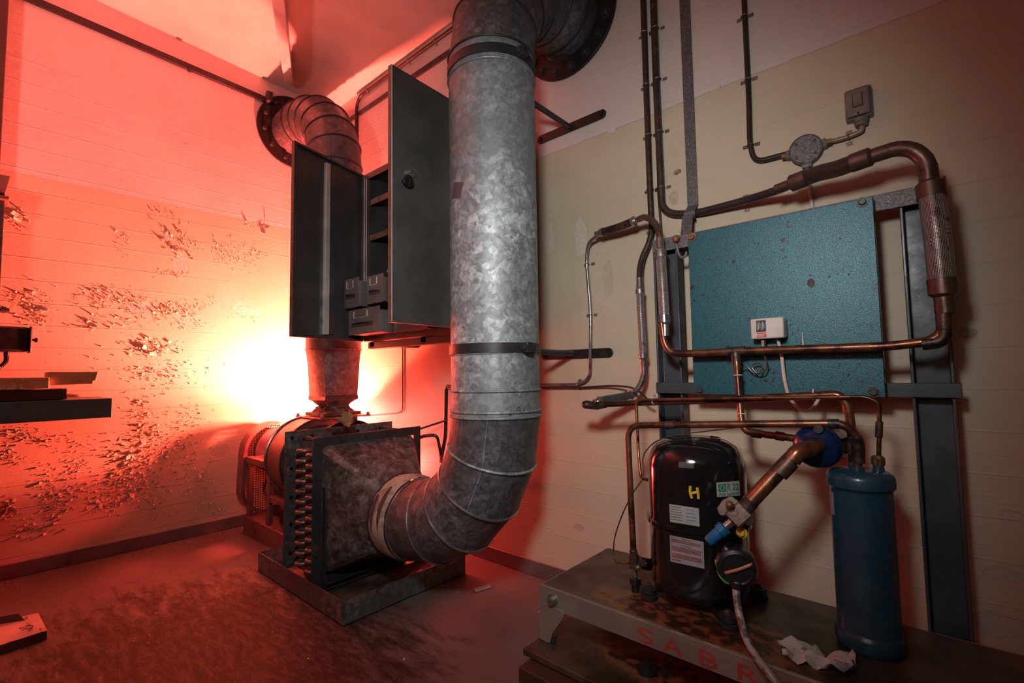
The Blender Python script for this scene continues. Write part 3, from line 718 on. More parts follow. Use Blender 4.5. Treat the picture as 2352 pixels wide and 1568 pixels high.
mb = MB(); mb.cyl((.13, fc.y, fc.z), (.165, fc.y, fc.z), .155, seg=40); mb.cyl((.13, -.47, .25), (.165, -.47, .25), .08, seg=32); mb.build('pulley', 'fan_dark', fan)
# frame of angle iron, plinth and motor
fy0, fy1 = -.685, -.20
mb = MB(); mb.box((.175, fy0, 0), (.86, fy1, .115)); mb.build('plinth', 'fan_red', fan, bev=.004)
def leg(x, y): 
    mb = MB(); mb.box((x, y, .115), (x + .04, y + .006, .445)); mb.box((x, y, .115), (x + .006, y + .04, .445)); mb.build('leg', 'fan_red', fan, bev=.001)
for x in (.20, .50, .80):
    leg(x, fy0 + .01)
    leg(x, fy1 - .05)
mb = MB()
for y in (fy0 + .005, fy1 - .05): mb.box((.18, y, .445), (.52, y + .045, .485))
for x in (.18, .48): mb.box((x, fy0 + .01, .445), (x + .04, fy1, .480))
for y in (fy0 + .012, fy1 - .05): mb.box((.50, y, .255), (.84, y + .04, .285))
mb.build('frame_rail', 'fan_red', fan, bev=.002)
mb = MB(); mb.cyl((.23, -.47, .25), (.47, -.47, .25), .085, seg=32); mb.cyl((.47, -.47, .25), (.50, -.47, .25), .075, seg=32)
for k in range(20): a = 2 * PI * k / 20; d = V((0, math.cos(a), math.sin(a))); c = V((0, -.47, .25)); mb.box((.25, -.002, 0), (.45, .002, .094), Matrix.Translation(c) @ Matrix.Rotation(a, 4, 'X'))
mb.box((.27, -.56, .115), (.45, -.38, .165)); mb.box((.30, -.50, .33), (.40, -.44, .37))
mb.build('motor', 'fan_dark', fan)
mb = MB(); mb.box((.56, -.62, .12), (.78, -.40, .20)); mb.box((.56, -.63, .20), (.80, -.38, .212)); mb.build('motor_base', 'fan_dark', fan, bev=.004)

# ================================================================= DRIP TRAY
tray = thing('drip_tray', (1.31, -.53, 0), 'low open galvanised drip tray on the floor under the coil unit', 'tray')
tx0, tx1, ty0, ty1, th = .885, 1.735, -.862, -.20, .096
mb = MB(); mb.box((tx0, ty0, .001), (tx1, ty1, .004)); 
mb.build('tray_floor', M('dirty_tray_floor', (.16, .13, .10), .5, .2, dirt=(.05, .035, .03), dscale=6, dlo=.42, dhi=.6, bmp=.3), tray)
mb = MB()
for lo_, hi_ in (((tx0, ty0, .001), (tx1, ty0 + .003, th)), ((tx0, ty1 - .003, .001), (tx1, ty1, th)), ((tx0, ty0 + .003, .001), (tx0 + .003, ty1 - .003, th)), ((tx1 - .003, ty0 + .003, .001), (tx1, ty1 - .003, th))):
    mb.box(lo_, hi_)
mb.build('tray_wall', 'galv', tray)

# ================================================================= COIL UNIT
coil = thing('cooling_coil', (1.27, -.53, .01), 'finned cooling coil in galvanised casing with two columns of copper return bends', 'cooling coil')
XB, XF = 1.125, 1.405
def rect_flange(x0, x1, yo0, yo1, zo0, zo1, w):
    mb = MB()
    mb.box((x0, yo0, zo0), (x1, yo0 + w, zo1)); mb.box((x0, yo1 - w, zo0), (x1, yo1, zo1))
    mb.box((x0, yo0 + w, zo0), (x1, yo1 - w, zo0 + w)); mb.box((x0, yo0 + w, zo1 - w), (x1, yo1 - w, zo1)); return mb
bf = rect_flange(XB, XB + .003, -.84, -.215, .06, .725, .075).build('rear_casing_flange', 'galv', coil)
for z in (.69, .54, .40, .27, .13): MB().cyl((XB + .0032, -.805, z), (XB + .005, -.805, z), .009, seg=12).build('bolt_hole', 'black_plastic', bf)
for y in (-.70, -.58, -.44, -.30): MB().cyl((XB + .0032, y, .69), (XB + .005, y, .69), .009, seg=12).build('bolt_hole', 'black_plastic', bf)
mb = MB(); mb.box((XB + .003, -.765, .05), (XF - .003, -.762, .70)); mb.box((XB + .003, -.29, .05), (XF - .003, -.287, .70)); mb.box((XB + .003, -.765, .68), (XF - .003, -.287, .683)); mb.box((XB + .003, -.765, .05), (XF - .003, -.287, .053))
mb.box((XB + .003, -.768, .05), (XB + .02, -.765, .70)); mb.build('casing', 'galv', coil)
mb = MB(); mb.box((XB + .01, -.76, .055), (XF - .01, -.29, .678)); mb.build('fin_block', 'fan_dark', coil)
nb = 12
for col, xx in ((0, XB + .115), (1, XB + .215)):
    for k in range(nb):
        z = .64 - k * .0480 - (0.012 if col else 0); c = V((xx, -.768, z))
        mb = MB(); pts = [c + V((-.030, .02, 0)), c + V((-.030, -.006, 0))] + [c + V((-.030 * math.cos(a), -.006 - .050 * math.sin(a), 0)) for a in [PI * q / 10 for q in range(1, 10)]] + [c + V((.030, -.006, 0)), c + V((.030, .02, 0))]
        mb.tube(pts, .0098, 12); mb.build('return_bend', 'bend', coil)
# pedestal feet so that the coil stands in the tray
mb = MB(); mb.box((XB + .01, -.74, .004), (XF - .02, -.70, .05)); mb.box((XB + .01, -.35, .004), (XF - .02, -.31, .05)); mb.build('foot', 'iron', coil)
# liquid and suction stubs on the far side of the coil
mb = MB(); mb.tube(fillet([(XB + .12, -.29, .60), (XB + .12, -.20, .60), (XB + .12, -.20, .66), P(1025, 965, y=-.06)], .03), .006, 8); mb.build('thin_connection', 'pipe_dark', coil)
mb = MB(); mb.tube(fillet([(XB + .2, -.29, .56), P(965, 1002, y=-.18), P(1003, 998, y=-.12), P(1012, 1040, y=-.10), P(1014, 1060, y=-.03)], .03), .010, 10); mb.build('suction_connection', 'copper_dark', coil)
mb = MB(); mb.tube([(XB + .16, -.285, .64), (XB + .16, -.24, .64), (XB + .16, -.24, .46)], .007, 8); mb.box((XB + .14, -.26, .44), (XB + .18, -.22, .48)); mb.build('header', 'pipe_dark', coil)

# hopper with angle iron frame
hop = thing('duct_hopper', (1.48, -.53, .02), 'square to round galvanised hopper with a black bolted angle iron frame', 'duct hopper')
fr = rect_flange(XF, XF + .005, -.835, -.225, .015, .715, .045).build('front_frame', 'iron', hop, bev=.001)
for z in (.69, .53, .36, .19): MB().hexbolt((XF + .005, -.813, z), X, .009, .008).build('bolt', 'iron', fr)
for y in (-.69, -.56, -.43, -.28): MB().hexbolt((XF + .005, y, .693), X, .009, .008).build('bolt', 'iron', fr)
for y in (-.72, -.56, -.40): MB().hexbolt((XF + .005, y, .04), X, .009, .008).build('bolt', 'iron', fr)
mb = MB(); pts = [V((XF + .005, -.79, .02)), V((XF + .005, -.79, .49)), V((XF + .030, -.79, .49)), V((XF + .042, -.79, .475)), V((XF + .042, -.79, .02))]
mb.prism(pts, Y * .004); mb.build('side_angle', 'iron', hop, bev=.001)
mb = MB(); mb.box((XF + .005, -.79, .058), (XF + .045, -.27, .062)); mb.build('lower_angle', 'iron', hop)
mb = MB(); seg = 64; cy, cz, cx0, cx1 = -.53, .385, XF + .002, 1.69
def sqyz(j, hy, hz, x):
    a = 2 * PI * j / seg; ca, sa = math.cos(a), math.sin(a); k = min(hy / max(abs(ca), 1e-6), hz / max(abs(sa), 1e-6)); return V((x, cy + ca * k, cz + sa * k))
r0 = [sqyz(j, .262, .290, cx0) for j in range(seg)]
r1 = [V((cx1, AY + .172 * math.cos(2 * PI * j / seg), ZC + .172 * math.sin(2 * PI * j / seg))) for j in range(seg)]
rr = []
for i in range(9): t = i / 8; rr.append([a.lerp(b, t) for a, b in zip(r0, r1)])
mb.loft(rr, cap=False); hs_ = mb.build('sheet_hopper', 'hopper', hop, ang=12)
MB().tube([r0[32].lerp(r1[32], .02) - Y * .001 , r0[32].lerp(r1[32], .96) - Y * .001], .002, 6).build('seam', 'hopper', hs_)
MB().tube([V((1.45, -.74, .48)), V((1.452, -.738, .435))], .0018, 6).build('stick_chip', 'canvas', hs_)
MB().torus(V((cx1 + .004, AY, ZC)), X, .177, .005, 64).build('outlet_bead', 'band', hop)
# canvas collar
cv = thing('canvas_collar', (1.63, AY, .2), 'torn cream canvas collar taped between the hopper and the big duct elbow', 'canvas collar')
mb = MB(); rings = []
for i in range(7):
    t = i / 6; ring = []
    for j in range(72):
        a = 2 * PI * j / 72; rad = DR + .008 + .006 * math.sin(PI * t) + .005 * noise.noise(V((math.cos(a) * 4, math.sin(a) * 4, t * 3)))
        ring.append(V((cx1 + .010 + .112 * t + .004 * noise.noise(V((math.cos(a) * 9, math.sin(a) * 9, 9))), AY + rad * math.cos(a), ZC + rad * math.sin(a))))
    rings.append(ring)
mb.loft(rings, cap=False); mb.build('canvas', 'canvas', cv, ang=60)
for (a0, a1, xo) in ((2.45, 3.3, .026), (2.2, 3.25, .074)):     # dark torn tape strips
    mb = MB(); rows = []
    for k in range(15):
        t = k / 14; a = a0 + (a1 - a0) * t; w = .012 * math.sin(PI * min(1, t * .9 + .12)) + .001; R = DR + .0185
        rows.append([V((cx1 + .008 + xo + .012 * t - w, AY + R * math.cos(a), ZC + R * math.sin(a))), V((cx1 + .008 + xo + .012 * t + w, AY + R * math.cos(a), ZC + R * math.sin(a)))])
    vr = [[mb.bm.verts.new(p) for p in r] for r in rows]
    for k in range(14): mb.bm.faces.new((vr[k][0], vr[k][1], vr[k + 1][1], vr[k + 1][0]))
    mb.build('tape_strip', 'card_dark', cv)
# crumpled paper on top of the coil and a chip on the hopper
def crumple(nx_, ny_, sx, sy, amp, seed, fold=0):
    mb = MB(); vs = []
    for i in range(nx_ + 1):
        row = []
        for j in range(ny_ + 1):
            u = i / nx_ - .5; v = j / ny_ - .5
            z = amp * (noise.noise(V((u * 4, v * 4, seed))) + .5 * noise.noise(V((u * 9, v * 9, seed + 5)))) + fold * abs(u)
            row.append(mb.bm.verts.new((u * sx + noise.noise(V((v * 5, seed, u))) * sx * .12, v * sy + noise.noise(V((u * 5, seed + 2, v))) * sy * .12, z)))
        vs.append(row)
    for i in range(nx_):
        for j in range(ny_): mb.bm.faces.new((vs[i][j], vs[i + 1][j], vs[i + 1][j + 1], vs[i][j + 1]))
    return mb
def crumpled(name, mat, loc, rot, args, th=.0008, smooth=False):
    mb = crumple(*args); Mx = Matrix.Translation(loc) @ Matrix.Rotation(rot[2], 4, 'Z') @ Matrix.Rotation(rot[1], 4, 'Y') @ Matrix.Rotation(rot[0], 4, 'X')
    mb.bm.transform(Mx); o = mb.build(name, mat, smooth=smooth)
    s = o.modifiers.new('s', 'SOLIDIFY'); s.thickness = th; return o
q = P(808, 975, x=1.37)
tag(crumpled('crumpled_leaf', 'rag', q + V((0, 0, .012)), (.9, .4, .3), (7, 7, .075, .07, .035, 2.2, .10)), 'crumpled tan scrap standing on top of the coil casing', 'paper scrap')
q = P(809, 1041, x=1.437)
mb = MB(); mb.prism([P(797, 1043, x=1.449), P(806, 1035, x=1.443), P(818, 1037, x=1.446), P(817, 1044, x=1.45), P(803, 1047, x=1.453)], V((.004, 0, .004)))
tag(mb.build('paint_chip', 'rag'), 'single tan paint chip lying on the sloping hopper top', 'paint chip')

# ================================================================= CABINET
CX0, CX1, CD, CZ0, CZ1 = 1.045, 2.02, .355, 1.195, 2.195
cab = thing('wall_cabinet', (1.53, 0, CZ0), 'grey steel wall cabinet with both doors swung open, behind the big duct', 'cabinet')
mb = MB(); t_ = .0025
mb.box((CX0, -.012, CZ0), (CX1, -.009, CZ1)); mb.box((CX0, -CD, CZ0), (CX0 + t_, -.009, CZ1)); mb.box((CX1 - t_, -CD, CZ0), (CX1, -.009, CZ1))
mb.box((CX0, -CD, CZ1 - t_), (CX1, -.009, CZ1)); mb.box((CX0, -CD, CZ0), (CX1, -.009, CZ0 + t_))
mb.build('carcass', 'cab_in', cab)
mb = MB()
mb.box((CX0, -CD - .002, CZ0), (CX0 + .035, -CD, CZ1)); mb.box((CX1 - .035, -CD - .002, CZ0), (CX1, -CD, CZ1))
mb.box((CX0 + .035, -CD - .002, CZ1 - .035), (CX1 - .035, -CD, CZ1)); mb.box((CX0 + .035, -CD - .002, CZ0), (CX1 - .035, -CD, CZ0 + .03))
mb.box((CX0 + .033, -CD, CZ0), (CX0 + .035, -CD + .02, CZ1)); fm = mb.build('front_frame', 'cab_in', cab)
mb = MB(); mb.box((CX0 + .004, -CD - .006, CZ0 + .01), (CX0 + .010, -CD - .002, CZ1 - .02)); mb.box((CX0 + .026, -CD - .0045, CZ0 + .01), (CX0 + .031, -CD - .002, CZ1 - .03)); lab(mb.build('zinc_edge', 'cab_pale', cab), 'pale zinc edge strips')
for z in (2.04, 1.825, 1.50):
    mb = MB(); mb.box((CX0 + .004, -CD + .02, z), (CX1 - .004, -.013, z + .002)); mb.box((CX0 + .004, -CD + .02, z - .032), (CX1 - .004, -CD + .022, z)); mb.build('shelf', 'shelf', cab)
def door(hx, ang, w, name_side):
    """hinged at (hx,-CD); ang = opening angle from closed measured so that its free edge swings into the room"""
    d = V((math.cos(ang), -math.sin(ang), 0)); n = V((d.y, -d.x, 0)); return d, n
def frame_mat(o, d, n): return Matrix.Translation(o) @ Matrix(((d.x, n.x, 0), (d.y, n.y, 0), (0, 0, 1))).to_4x4()
# left door: local x along the door from hinge to free edge, local y = towards its inner face
W = .4935
d = V((math.sin(math.radians(15.5)), -math.cos(math.radians(15.5)), 0)); n = V((math.cos(math.radians(15.5)), math.sin(math.radians(15.5)), 0))   # n faces the camera (inner face)
FM = frame_mat(V((CX0 + .002, -CD - .004, 0)), d, n)
mb = MB(); mb.box((0, -.020, CZ0), (W, -.018, CZ1), FM); mb.box((0, -.018, CZ0), (W, 0, CZ0 + .002), FM); mb.box((0, -.018, CZ1 - .002), (W, 0, CZ1), FM); mb.box((0, -.018, CZ0), (.002, 0, CZ1), FM)
mb.box((0, -.002, CZ0), (.018, 0, CZ1), FM); mb.box((W - .018, -.002, CZ0), (W, 0, CZ1), FM); mb.box((.018, -.002, CZ1 - .012), (W - .018, 0, CZ1), FM); mb.box((.018, -.002, CZ0), (W - .018, 0, CZ0 + .012), FM)
dr = lab(mb.build('door', 'cab_in', cab), 'left door, inner face')
mb = MB(); mb.box((W - .002, -.019, CZ0), (W + .0005, .0005, CZ1), FM); lab(mb.build('door_edge', 'cab_edge', dr), 'rust-speckled free edge')
mb = MB(); mb.box((.225, -.018, CZ0 + .03), (.262, .002, CZ1 - .035), FM); st_ = mb.build('stiffener', 'cab_in', dr, bev=.001)
mb = MB(); mb.box((.262, -.018, CZ0 + .025), (.2875, .004, CZ1 - .035), FM); lab(mb.build('stiffener_strip', 'cab_pale', dr), 'pale zinc stiffener strip')
# right door: outer face towards the room
a2 = math.radians(3.6)
d = V((math.sin(a2) * .9, -math.cos(a2), 0)).normalized(); n = V((-d.y, d.x, 0))
FM = frame_mat(V((CX1 + .004, -CD - .004, 0)), d, n)
mb = MB(); mb.box((0, -.001, CZ0), (W, 0, CZ1), FM); mb.box((0, -.02, CZ0), (W - .001, -.001, CZ0 + .002), FM); mb.box((0, -.02, CZ1 - .002), (W - .001, -.001, CZ1), FM)
dr = lab(mb.build('door', 'cabinet', cab), 'right door, speckled outer face')
mb = MB(); mb.box((W - .001, -.021, CZ0), (W + .0012, -.0005, CZ1), FM); lab(mb.build('door_edge', 'cab_edge', dr), 'rusty brown free edge')
mb = MB(); mb.box((W - .002, -.001, CZ0 + .004), (W + .0008, .0006, CZ1 - .004), FM); lab(mb.build('worn_corner', 'cab_pale', dr), 'paint-worn bright corner')
kx = W - .06
def loc(x, y, z): return FM @ V((x, y, z))
mb = MB(); mb.lathe(loc(kx, 0, 1.745), n, [(.012, 0), (.010, .012), (.020, .016), (.023, .024), (.021, .032), (.012, .038), (.001, .040)], 28); mb.build('knob', 'black_gloss', dr)
mb = MB(); mb.lathe(loc(kx + .015 - .028, 0, 1.787), n, [(.013, 0), (.012, .006), (.010, .012), (.001, .013)], 24); lk = mb.build('lock', 'fit', dr)
kc = loc(kx - .012, .030, 1.787)
mb = MB(); mb.box((-.008, -.001, -.003), (.010, .001, .003), Matrix.Translation(kc - n * .01) @ Matrix(((n.x, d.x, 0), (n.y, d.y, 0), (0, 0, 1))).to_4x4())
mb.torus(kc - d * .004, d * .3 + n, .0125, .0012, 30, 6); mb.torus(kc + Z * -.018, n * .3 + d, .006, .001, 16, 5); mb.box((-.003, -.001, -.055), (.003, .001, -.022), Matrix.Translation(kc)); mb.build('key', 'fit', lk)
# support rail under the cabinet
mb = MB(); mb.box((CX0, -CD + .03, CZ0 - .042), (CX1 + .02, -CD + .034, CZ0 - .004)); mb.box((CX0, -CD + .034, CZ0 - .042), (CX1 + .02, -CD + .074, CZ0 - .038)); mb.box((CX0 + .02, -CD + .03, CZ0 - .03), (CX0 + .06, -.002, CZ0 - .002)); mb.box((CX0 + .50, -CD + .03, CZ0 - .03), (CX0 + .54, -.002, CZ0 - .002))
mb.build('support_rail', 'cab_in', cab)
# pull-out bins
def bin_(x0, x1, yf, z0, z1, dep, label, grp='grey steel bins in the cabinet'):
    t = thing('storage_bin', ((x0 + x1) / 2, yf, z0), label, 'storage bin', grp)
    mb = MB(); w = .0015
    mb.box((x0 + .003, yf + .002, z0), (x1 - .003, yf + dep, z0 + w)); mb.box((x0 + .003, yf + .002, z0), (x0 + .003 + w, yf + dep, z1 - .02)); mb.box((x1 - .003 - w, yf + .002, z0), (x1 - .003, yf + dep, z1 - .02)); mb.box((x0 + .003, yf + dep - w, z0), (x1 - .003, yf + dep, z1 - .02))
    mb.box((x1 - .003, yf + .012, z0 + .01), (x1, yf + .016, z1 - .02)); mb.box((x1 - .003, yf + dep * .6, z0 + .01), (x1, yf + dep * .6 + .004, z1 - .02)); mb.box((x1 - .004, yf + .002, z1 - .024), (x1 + .002, yf + dep, z1 - .02)); mb.build('bin_body', 'binmat', t)
    mb = MB(); mb.box((x0, yf - .001, z0 - .003), (x1, yf + .0015, z1)); fr_ = mb.build('bin_front', 'binmat', t, bev=.0006)
    w_ = x1 - x0; h_ = z1 - z0
    mb = MB(); a, b_ = x0 + w_ * .18, x0 + w_ * .62; zt, zb_ = z1 - h_ * .08, z1 - h_ * .36
    mb.box((a, yf - .004, zb_), (b_, yf - .001, zb_ + .003)); mb.box((a, yf - .004, zb_), (a + .003, yf - .001, zt)); mb.box((b_ - .003, yf - .004, zb_), (b_, yf - .001, zt)); lab(mb.build('label_holder', 'cab_pale', fr_), 'bright label holder')
    mb = MB(); zc = z0 + h_ * .42; pts = [V((x0 + w_ * .15, yf - .002, zc))] + [V((x0 + w_ * (.15 + .6 * k / 8), yf - .002 - .018 * math.sin(PI * k / 8), zc + .002)) for k in range(1, 8)] + [V((x0 + w_ * .75, yf - .002, zc))]
    mb.tube(pts, .0035, 8); mb.box((x0 + w_ * .12, yf - .003, zc - .018), (x0 + w_ * .8, yf - .001, zc + .003)); mb.build('finger_pull', 'cab_in', fr_)
    return t
bin_(1.070, 1.225, -.495, 1.375, 1.535, .30, 'leftmost upper grey steel bin, pulled farthest out of the cabinet')
bin_(1.25, 1.405, -.46, 1.385, 1.535, .30, 'upper grey steel bin half hidden behind the right cabinet door edge')
bin_(1.085, 1.395, -.475, 1.225, 1.362, .30, 'wide lower grey steel bin beside the left cabinet door')
bin_(1.415, 1.70, -.40, 1.225, 1.355, .30, 'lower grey steel bin seen just under the right cabinet door')
t = thing('small_bottle', (1.13, -.24, 1.503), 'small pale bottle with a thin neck on the cabinet shelf above the bins', 'bottle')
MB().lathe((1.13, -.24, 1.502), Z, [(.016, 0), (.016, .05), (.008, .06), (.007, .075)], 16).build('body', 'glassjar', t); MB().lathe((1.13, -.24, 1.577), Z, [(.006, 0), (.006, .03), (.011, .034), (.011, .046), (.001, .047)], 16).build('cap', 'white_plastic', t)
mb = MB(); mb.prism([V((1.07, -.30, 2.044)), V((1.22, -.33, 2.044)), V((1.22, -.20, 2.075)), V((1.10, -.18, 2.075))], Z * .002); tag(mb.build('loose_card', 'cab_pale'), 'thin pale card lying on the top shelf inside the cabinet', 'card')

ZS = .272
# ================================================================= RIGHT WALL: equipment rack
PX = lambda px, py, y: P(px, py, y=y)
def channel(x0, x1, y0, y1, z0, z1, label):
    """U channel, flanges towards the room"""
    mb = MB(); f = .008
    mb.prism([V(p + (z0,)) for p in ((x0, y0), (x0 + f, y0), (x0 + f, y1 - f), (x1 - f, y1 - f), (x1 - f, y0), (x1, y0), (x1, y1), (x0, y1))], Z * (z1 - z0))
    return tag(mb.build('steel_channel', 'steelpaint', bev=.002), label, 'steel channel', 'upright steel channels of the rack')
channel(2.742, 2.840, -.105, -.052, 0, 1.515, 'upright blue-grey steel channel left of the teal panel, behind the compressor')
channel(3.507, 3.600, -.105, -.052, 0, 1.500, 'upright blue-grey steel channel right of the teal panel, behind the tall blue cylinder')
def flatbar(x0, x1, z0, z1, label, lip=0):
    mb = MB(); mb.box((x0, -.115, z0), (x1, -.108, z1))
    if lip: mb.box((x0, -.108, z1 - .006), (x1, -.108 + lip, z1))
    return tag(mb.build('steel_crossbar', 'steelpaint' if lip == 0 else 'castgrey', bev=.0015), label, 'crossbar', 'steel crossbars behind the teal panel')
flatbar(2.745, 3.612, 1.462, 1.512, 'upper speckled grey crossbar of the rack, behind the top of the teal panel', .035)
flatbar(2.74, 3.612, .912, .953, 'lower flat blue-grey crossbar of the rack, behind the bottom of the teal panel')
mb = MB(); mb.box((3.606, -.10, 1.45), (3.612, -.04, 1.53)); mb.build('end_plate', 'castgrey', bpy.data.objects['steel_crossbar'], bev=.001)
# teal panel
pan = thing('mounting_panel', (3.17, -.12, .90), 'rust-spotted teal hammer-finish steel mounting panel bolted on the rack', 'panel')
py_ = -.155
x0, x1 = 2.903, 3.451; z0, z1 = .912, 1.497
mb = MB(); mb.box((x0, py_, z0), (x1, py_ + .003, z1)); mb.box((x0, py_, z0), (x0 + .003, py_ + .035, z1)); mb.box((x1 - .003, py_, z0), (x1, py_ + .035, z1)); mb.box((x0, py_, z0), (x1, py_ + .035, z0 + .003)); mb.box((x0, py_, z1 - .003), (x1, py_ + .035, z1))
mb.build('sheet', 'panel', pan, bev=.003)
for bx, bz, mt in ((P(1590, 545, y=py_), 0, 'rustlump'), (P(1981, 464, y=py_), 0, 'iron'), (P(1608, 896, y=py_), 0, 'iron'), (P(2007, 900, y=py_), 0, 'iron')):
    MB().hexbolt(bx, -Y, .0105, .009).build('bolt', mt, pan)
hl = P(1863, 650, y=py_)
mb = MB(); mb.loft([[hl + V((.0105 * math.cos(a), -.0006, .0145 * math.sin(a))) for a in [2 * PI * k / 20 for k in range(20)]], [hl + V((.0105 * math.cos(a), .004, .0145 * math.sin(a))) for a in [2 * PI * k / 20 for k in range(20)]]]); lab(mb.build('open_hole', 'wood_dark', pan), 'dark oval hole')
for px, py in ((1862, 632), (1742, 560), (1905, 635), (1950, 630), (1930, 548), (1676, 669), (1640, 668), (1910, 910), (1928, 838), (1975, 836), (1932, 877), (1980, 876), (1770, 877), (1668, 693)):
    q = P(px, py, y=py_); MB().cyl(q + V((0, -.0006, 0)), q + V((0, .002, 0)), .0035, seg=10).build('screw_hole', 'wood_dark', pan)
q = P(1767, 847, y=py_); MB().sphere(q + V((0, -.002, 0)), .0045, (1, .6, 1), 10, 6).build('brass_screw', 'brass', pan)
q = P(1843, 763, y=py_ - .004); q2 = P(1845, 795, y=py_ - .004); lab(MB().tube([q, q2], [.0015, .0032], 6).build('wire_end', 'cable_white', pan), 'cream wire tip')

# pressure switch box
sy = py_ - .055
a = P(1721, 732, y=sy); b = P(1802, 779, y=sy)
bx0, bx1 = P(1724, 760, y=sy).x, P(1800, 755, y=sy).x; bz1 = P(1722, 733, y=sy).z; bz0 = P(1728, 779, y=sy).z
ps = thing('pressure_switch', ((bx0 + bx1) / 2, py_, bz0), 'small off-white pressure switch box with black and red label on the teal panel', 'switch box')
MB().box((bx0, sy, bz0), (bx1, py_ - .018, bz1)).build('cover', 'white_plastic', ps, bev=.004)
MB().box((bx0 + .004, py_ - .018, bz0 + .003), (bx1 + .001, py_ - .0005, bz1 - .004)).build('back_case', 'clip', ps, bev=.002)
lw = (bx1 - bx0); lh = bz1 - bz0
def lp(u, v, off=.0006): return V((bx0 + lw * u, sy - off, bz0 + lh * v))
def quad(mb, a, b, c, d_): mb.bm.faces.new([mb.bm.verts.new(p) for p in (a, b, c, d_)])
def prect(u0, v0, u1, v1, off, name, mat, parent):
    mb = MB(); p = lp(u0, v0, off); q = lp(u1, v1, off); mb.box((p.x, p.y, p.z), (q.x, p.y + .0005, q.z)); return mb.build(name, mat, parent)
lbk = prect(.18, .34, .48, .90, .0006, 'black_label', 'black_label', ps)
for k in range(6): prect(.205 + k * .042, .40 + .05 * (k % 3), .218 + k * .042, .84 - .06 * (k % 2), .0009, 'label_print', 'pale_ink', lbk)
prect(.19, .25, .48, .31, .0006, 'red_bar', 'red_label', ps); rl = prect(.19, .07, .48, .21, .0006, 'red_label', 'red_label', ps)
text_bm('Danfoss', .0115, lambda x, y: lp(.205, .105, .0012) + V((x * .55, 0, y * .9)), bold=.0002).build('maker_name', 'pale_ink', rl)
MB().cyl(P(1753, 781, y=-.19), P(1753, 795, y=-.19), .007, seg=6).build('hex_fitting', 'fit', ps); MB().cyl(P(1753, 795, y=-.19), P(1753, 803, y=-.19), .006).build('flare_nut', 'brass', ps)
MB().cyl(P(1787, 777, y=-.185), P(1787, 783, y=-.185), .008).build('cable_gland', 'black_plastic', ps)
mb = MB(); mb.tube(smoothp(Pt([(1753, 803, -.19), (1756, 815, -.19), (1761, 838, -.19), (1757, 852, -.19), (1742, 858, -.188), (1729, 846, -.186), (1731, 836, -.186), (1744, 834, -.186), (1751, 844, -.188), (1744, 856, -.19), (1730, 855, -.19), (1716, 842, -.19), (1703, 842, -.20), (1695, 855, -.225), (1692, 880, -.235), (1694, 915, -.235), (1697, 940, -.236)]), 8), .0022, 8)
tag(mb.build('capillary_tube', 'copper_dull'), 'thin coiled capillary tube from the pressure switch to the vertical copper drop', 'capillary tube')
mb = MB(); mb.tube(smoothp(Pt([(1787, 781, -.185), (1795, 815, -.18), (1802, 870, -.178), (1815, 915, -.172), (1840, 940, -.168), (1858, 942, -.165), (1872, 930, -.150), (1885, 905, -.12), (1895, 870, -.118)]), 8), .0052, 10)
tag(mb.build('white_cable', 'cable_white'), 'cream cable looping down from the pressure switch and back behind the panel', 'cable')

# ================================================================= WALL SERVICES
def clipped(name, pts, r, mat, label, cat, fil=.04, clips=(), group=None, seg=12, cr=None):
    t = thing(name, pts[0], label, cat, group)
    path = fillet(pts, fil) if fil else pts
    MB().tube(path, r, seg).build('pipe_run', mat, t)
    for c in clips:
        c, ax = (c if isinstance(c, tuple) else (c, Z)); side = ax.cross(Y).normalized()
        mb = MB(); mb.torus(c, ax, r + .001, .0022, 20, 6); y0 = -.001
        for s in (-1, 1):
            q = c + side * s * (r + .011); mb.box((q.x - .009, -.004, q.z - .006), (q.x + .009, -.001, q.z + .006)); mb.sphere(V((q.x, -.005, q.z)), .004, (1, .6, 1), 8, 5)
        mb.build('saddle_clip', 'clip', t)
    return t
yw = -.022
# pair of pipes coming down from the ceiling
top = lambda px, py, y: (lambda a: a)(P(px, py, y=y))
pa = [V((P(1484, 200, y=yw).x, yw, 3.10)), P(1494, 440, y=yw), P(1497, 515, y=yw)]
clipped('refrigerant_pipe', [V((2.70, yw, 3.11)), P(1484, 200, y=yw), P(1493, 440, y=yw), P(1498, 545, y=yw), P(1470, 600, y=-.05), P(1468, 672, y=-.09)], .0125, 'pipe_dark',
        'left pipe of the close ceiling pair, swerving left to the narrow braided hose', 'pipe', .07, [P(1479, 75, y=yw), P(1484, 195, y=yw), P(1489, 310, y=yw), P(1493, 435, y=yw), P(1497, 530, y=yw)])
clipped('refrigerant_pipe', [V((P(1508, 200, y=yw).x, yw, 3.11)), P(1508, 200, y=yw), P(1517, 400, y=yw), P(1521, 490, y=yw), P(1590, 492, y=yw), P(1715, 460, y=-.05), P(1800, 432, y=-.12), P(1830, 415, y=-.16)], .0145, 'pipe_dark',
        'right pipe of the close ceiling pair, turning right under the flat strap', 'pipe', .09, [P(1504, 65, y=yw), P(1509, 182, y=yw), P(1514, 302, y=yw), P(1518, 430, y=yw), (P(1590, 492, y=yw), X), (P(1709, 461, y=-.035), X)])
clipped('thin_conduit', [P(1511, 300, y=-.012), P(1512, 440, y=-.012), P(1520, 545, y=-.012), P(1524, 640, y=-.012)], .005, 'pipe_dark', 'thin dark conduit squeezed between the two ceiling pipes', 'conduit', .01)
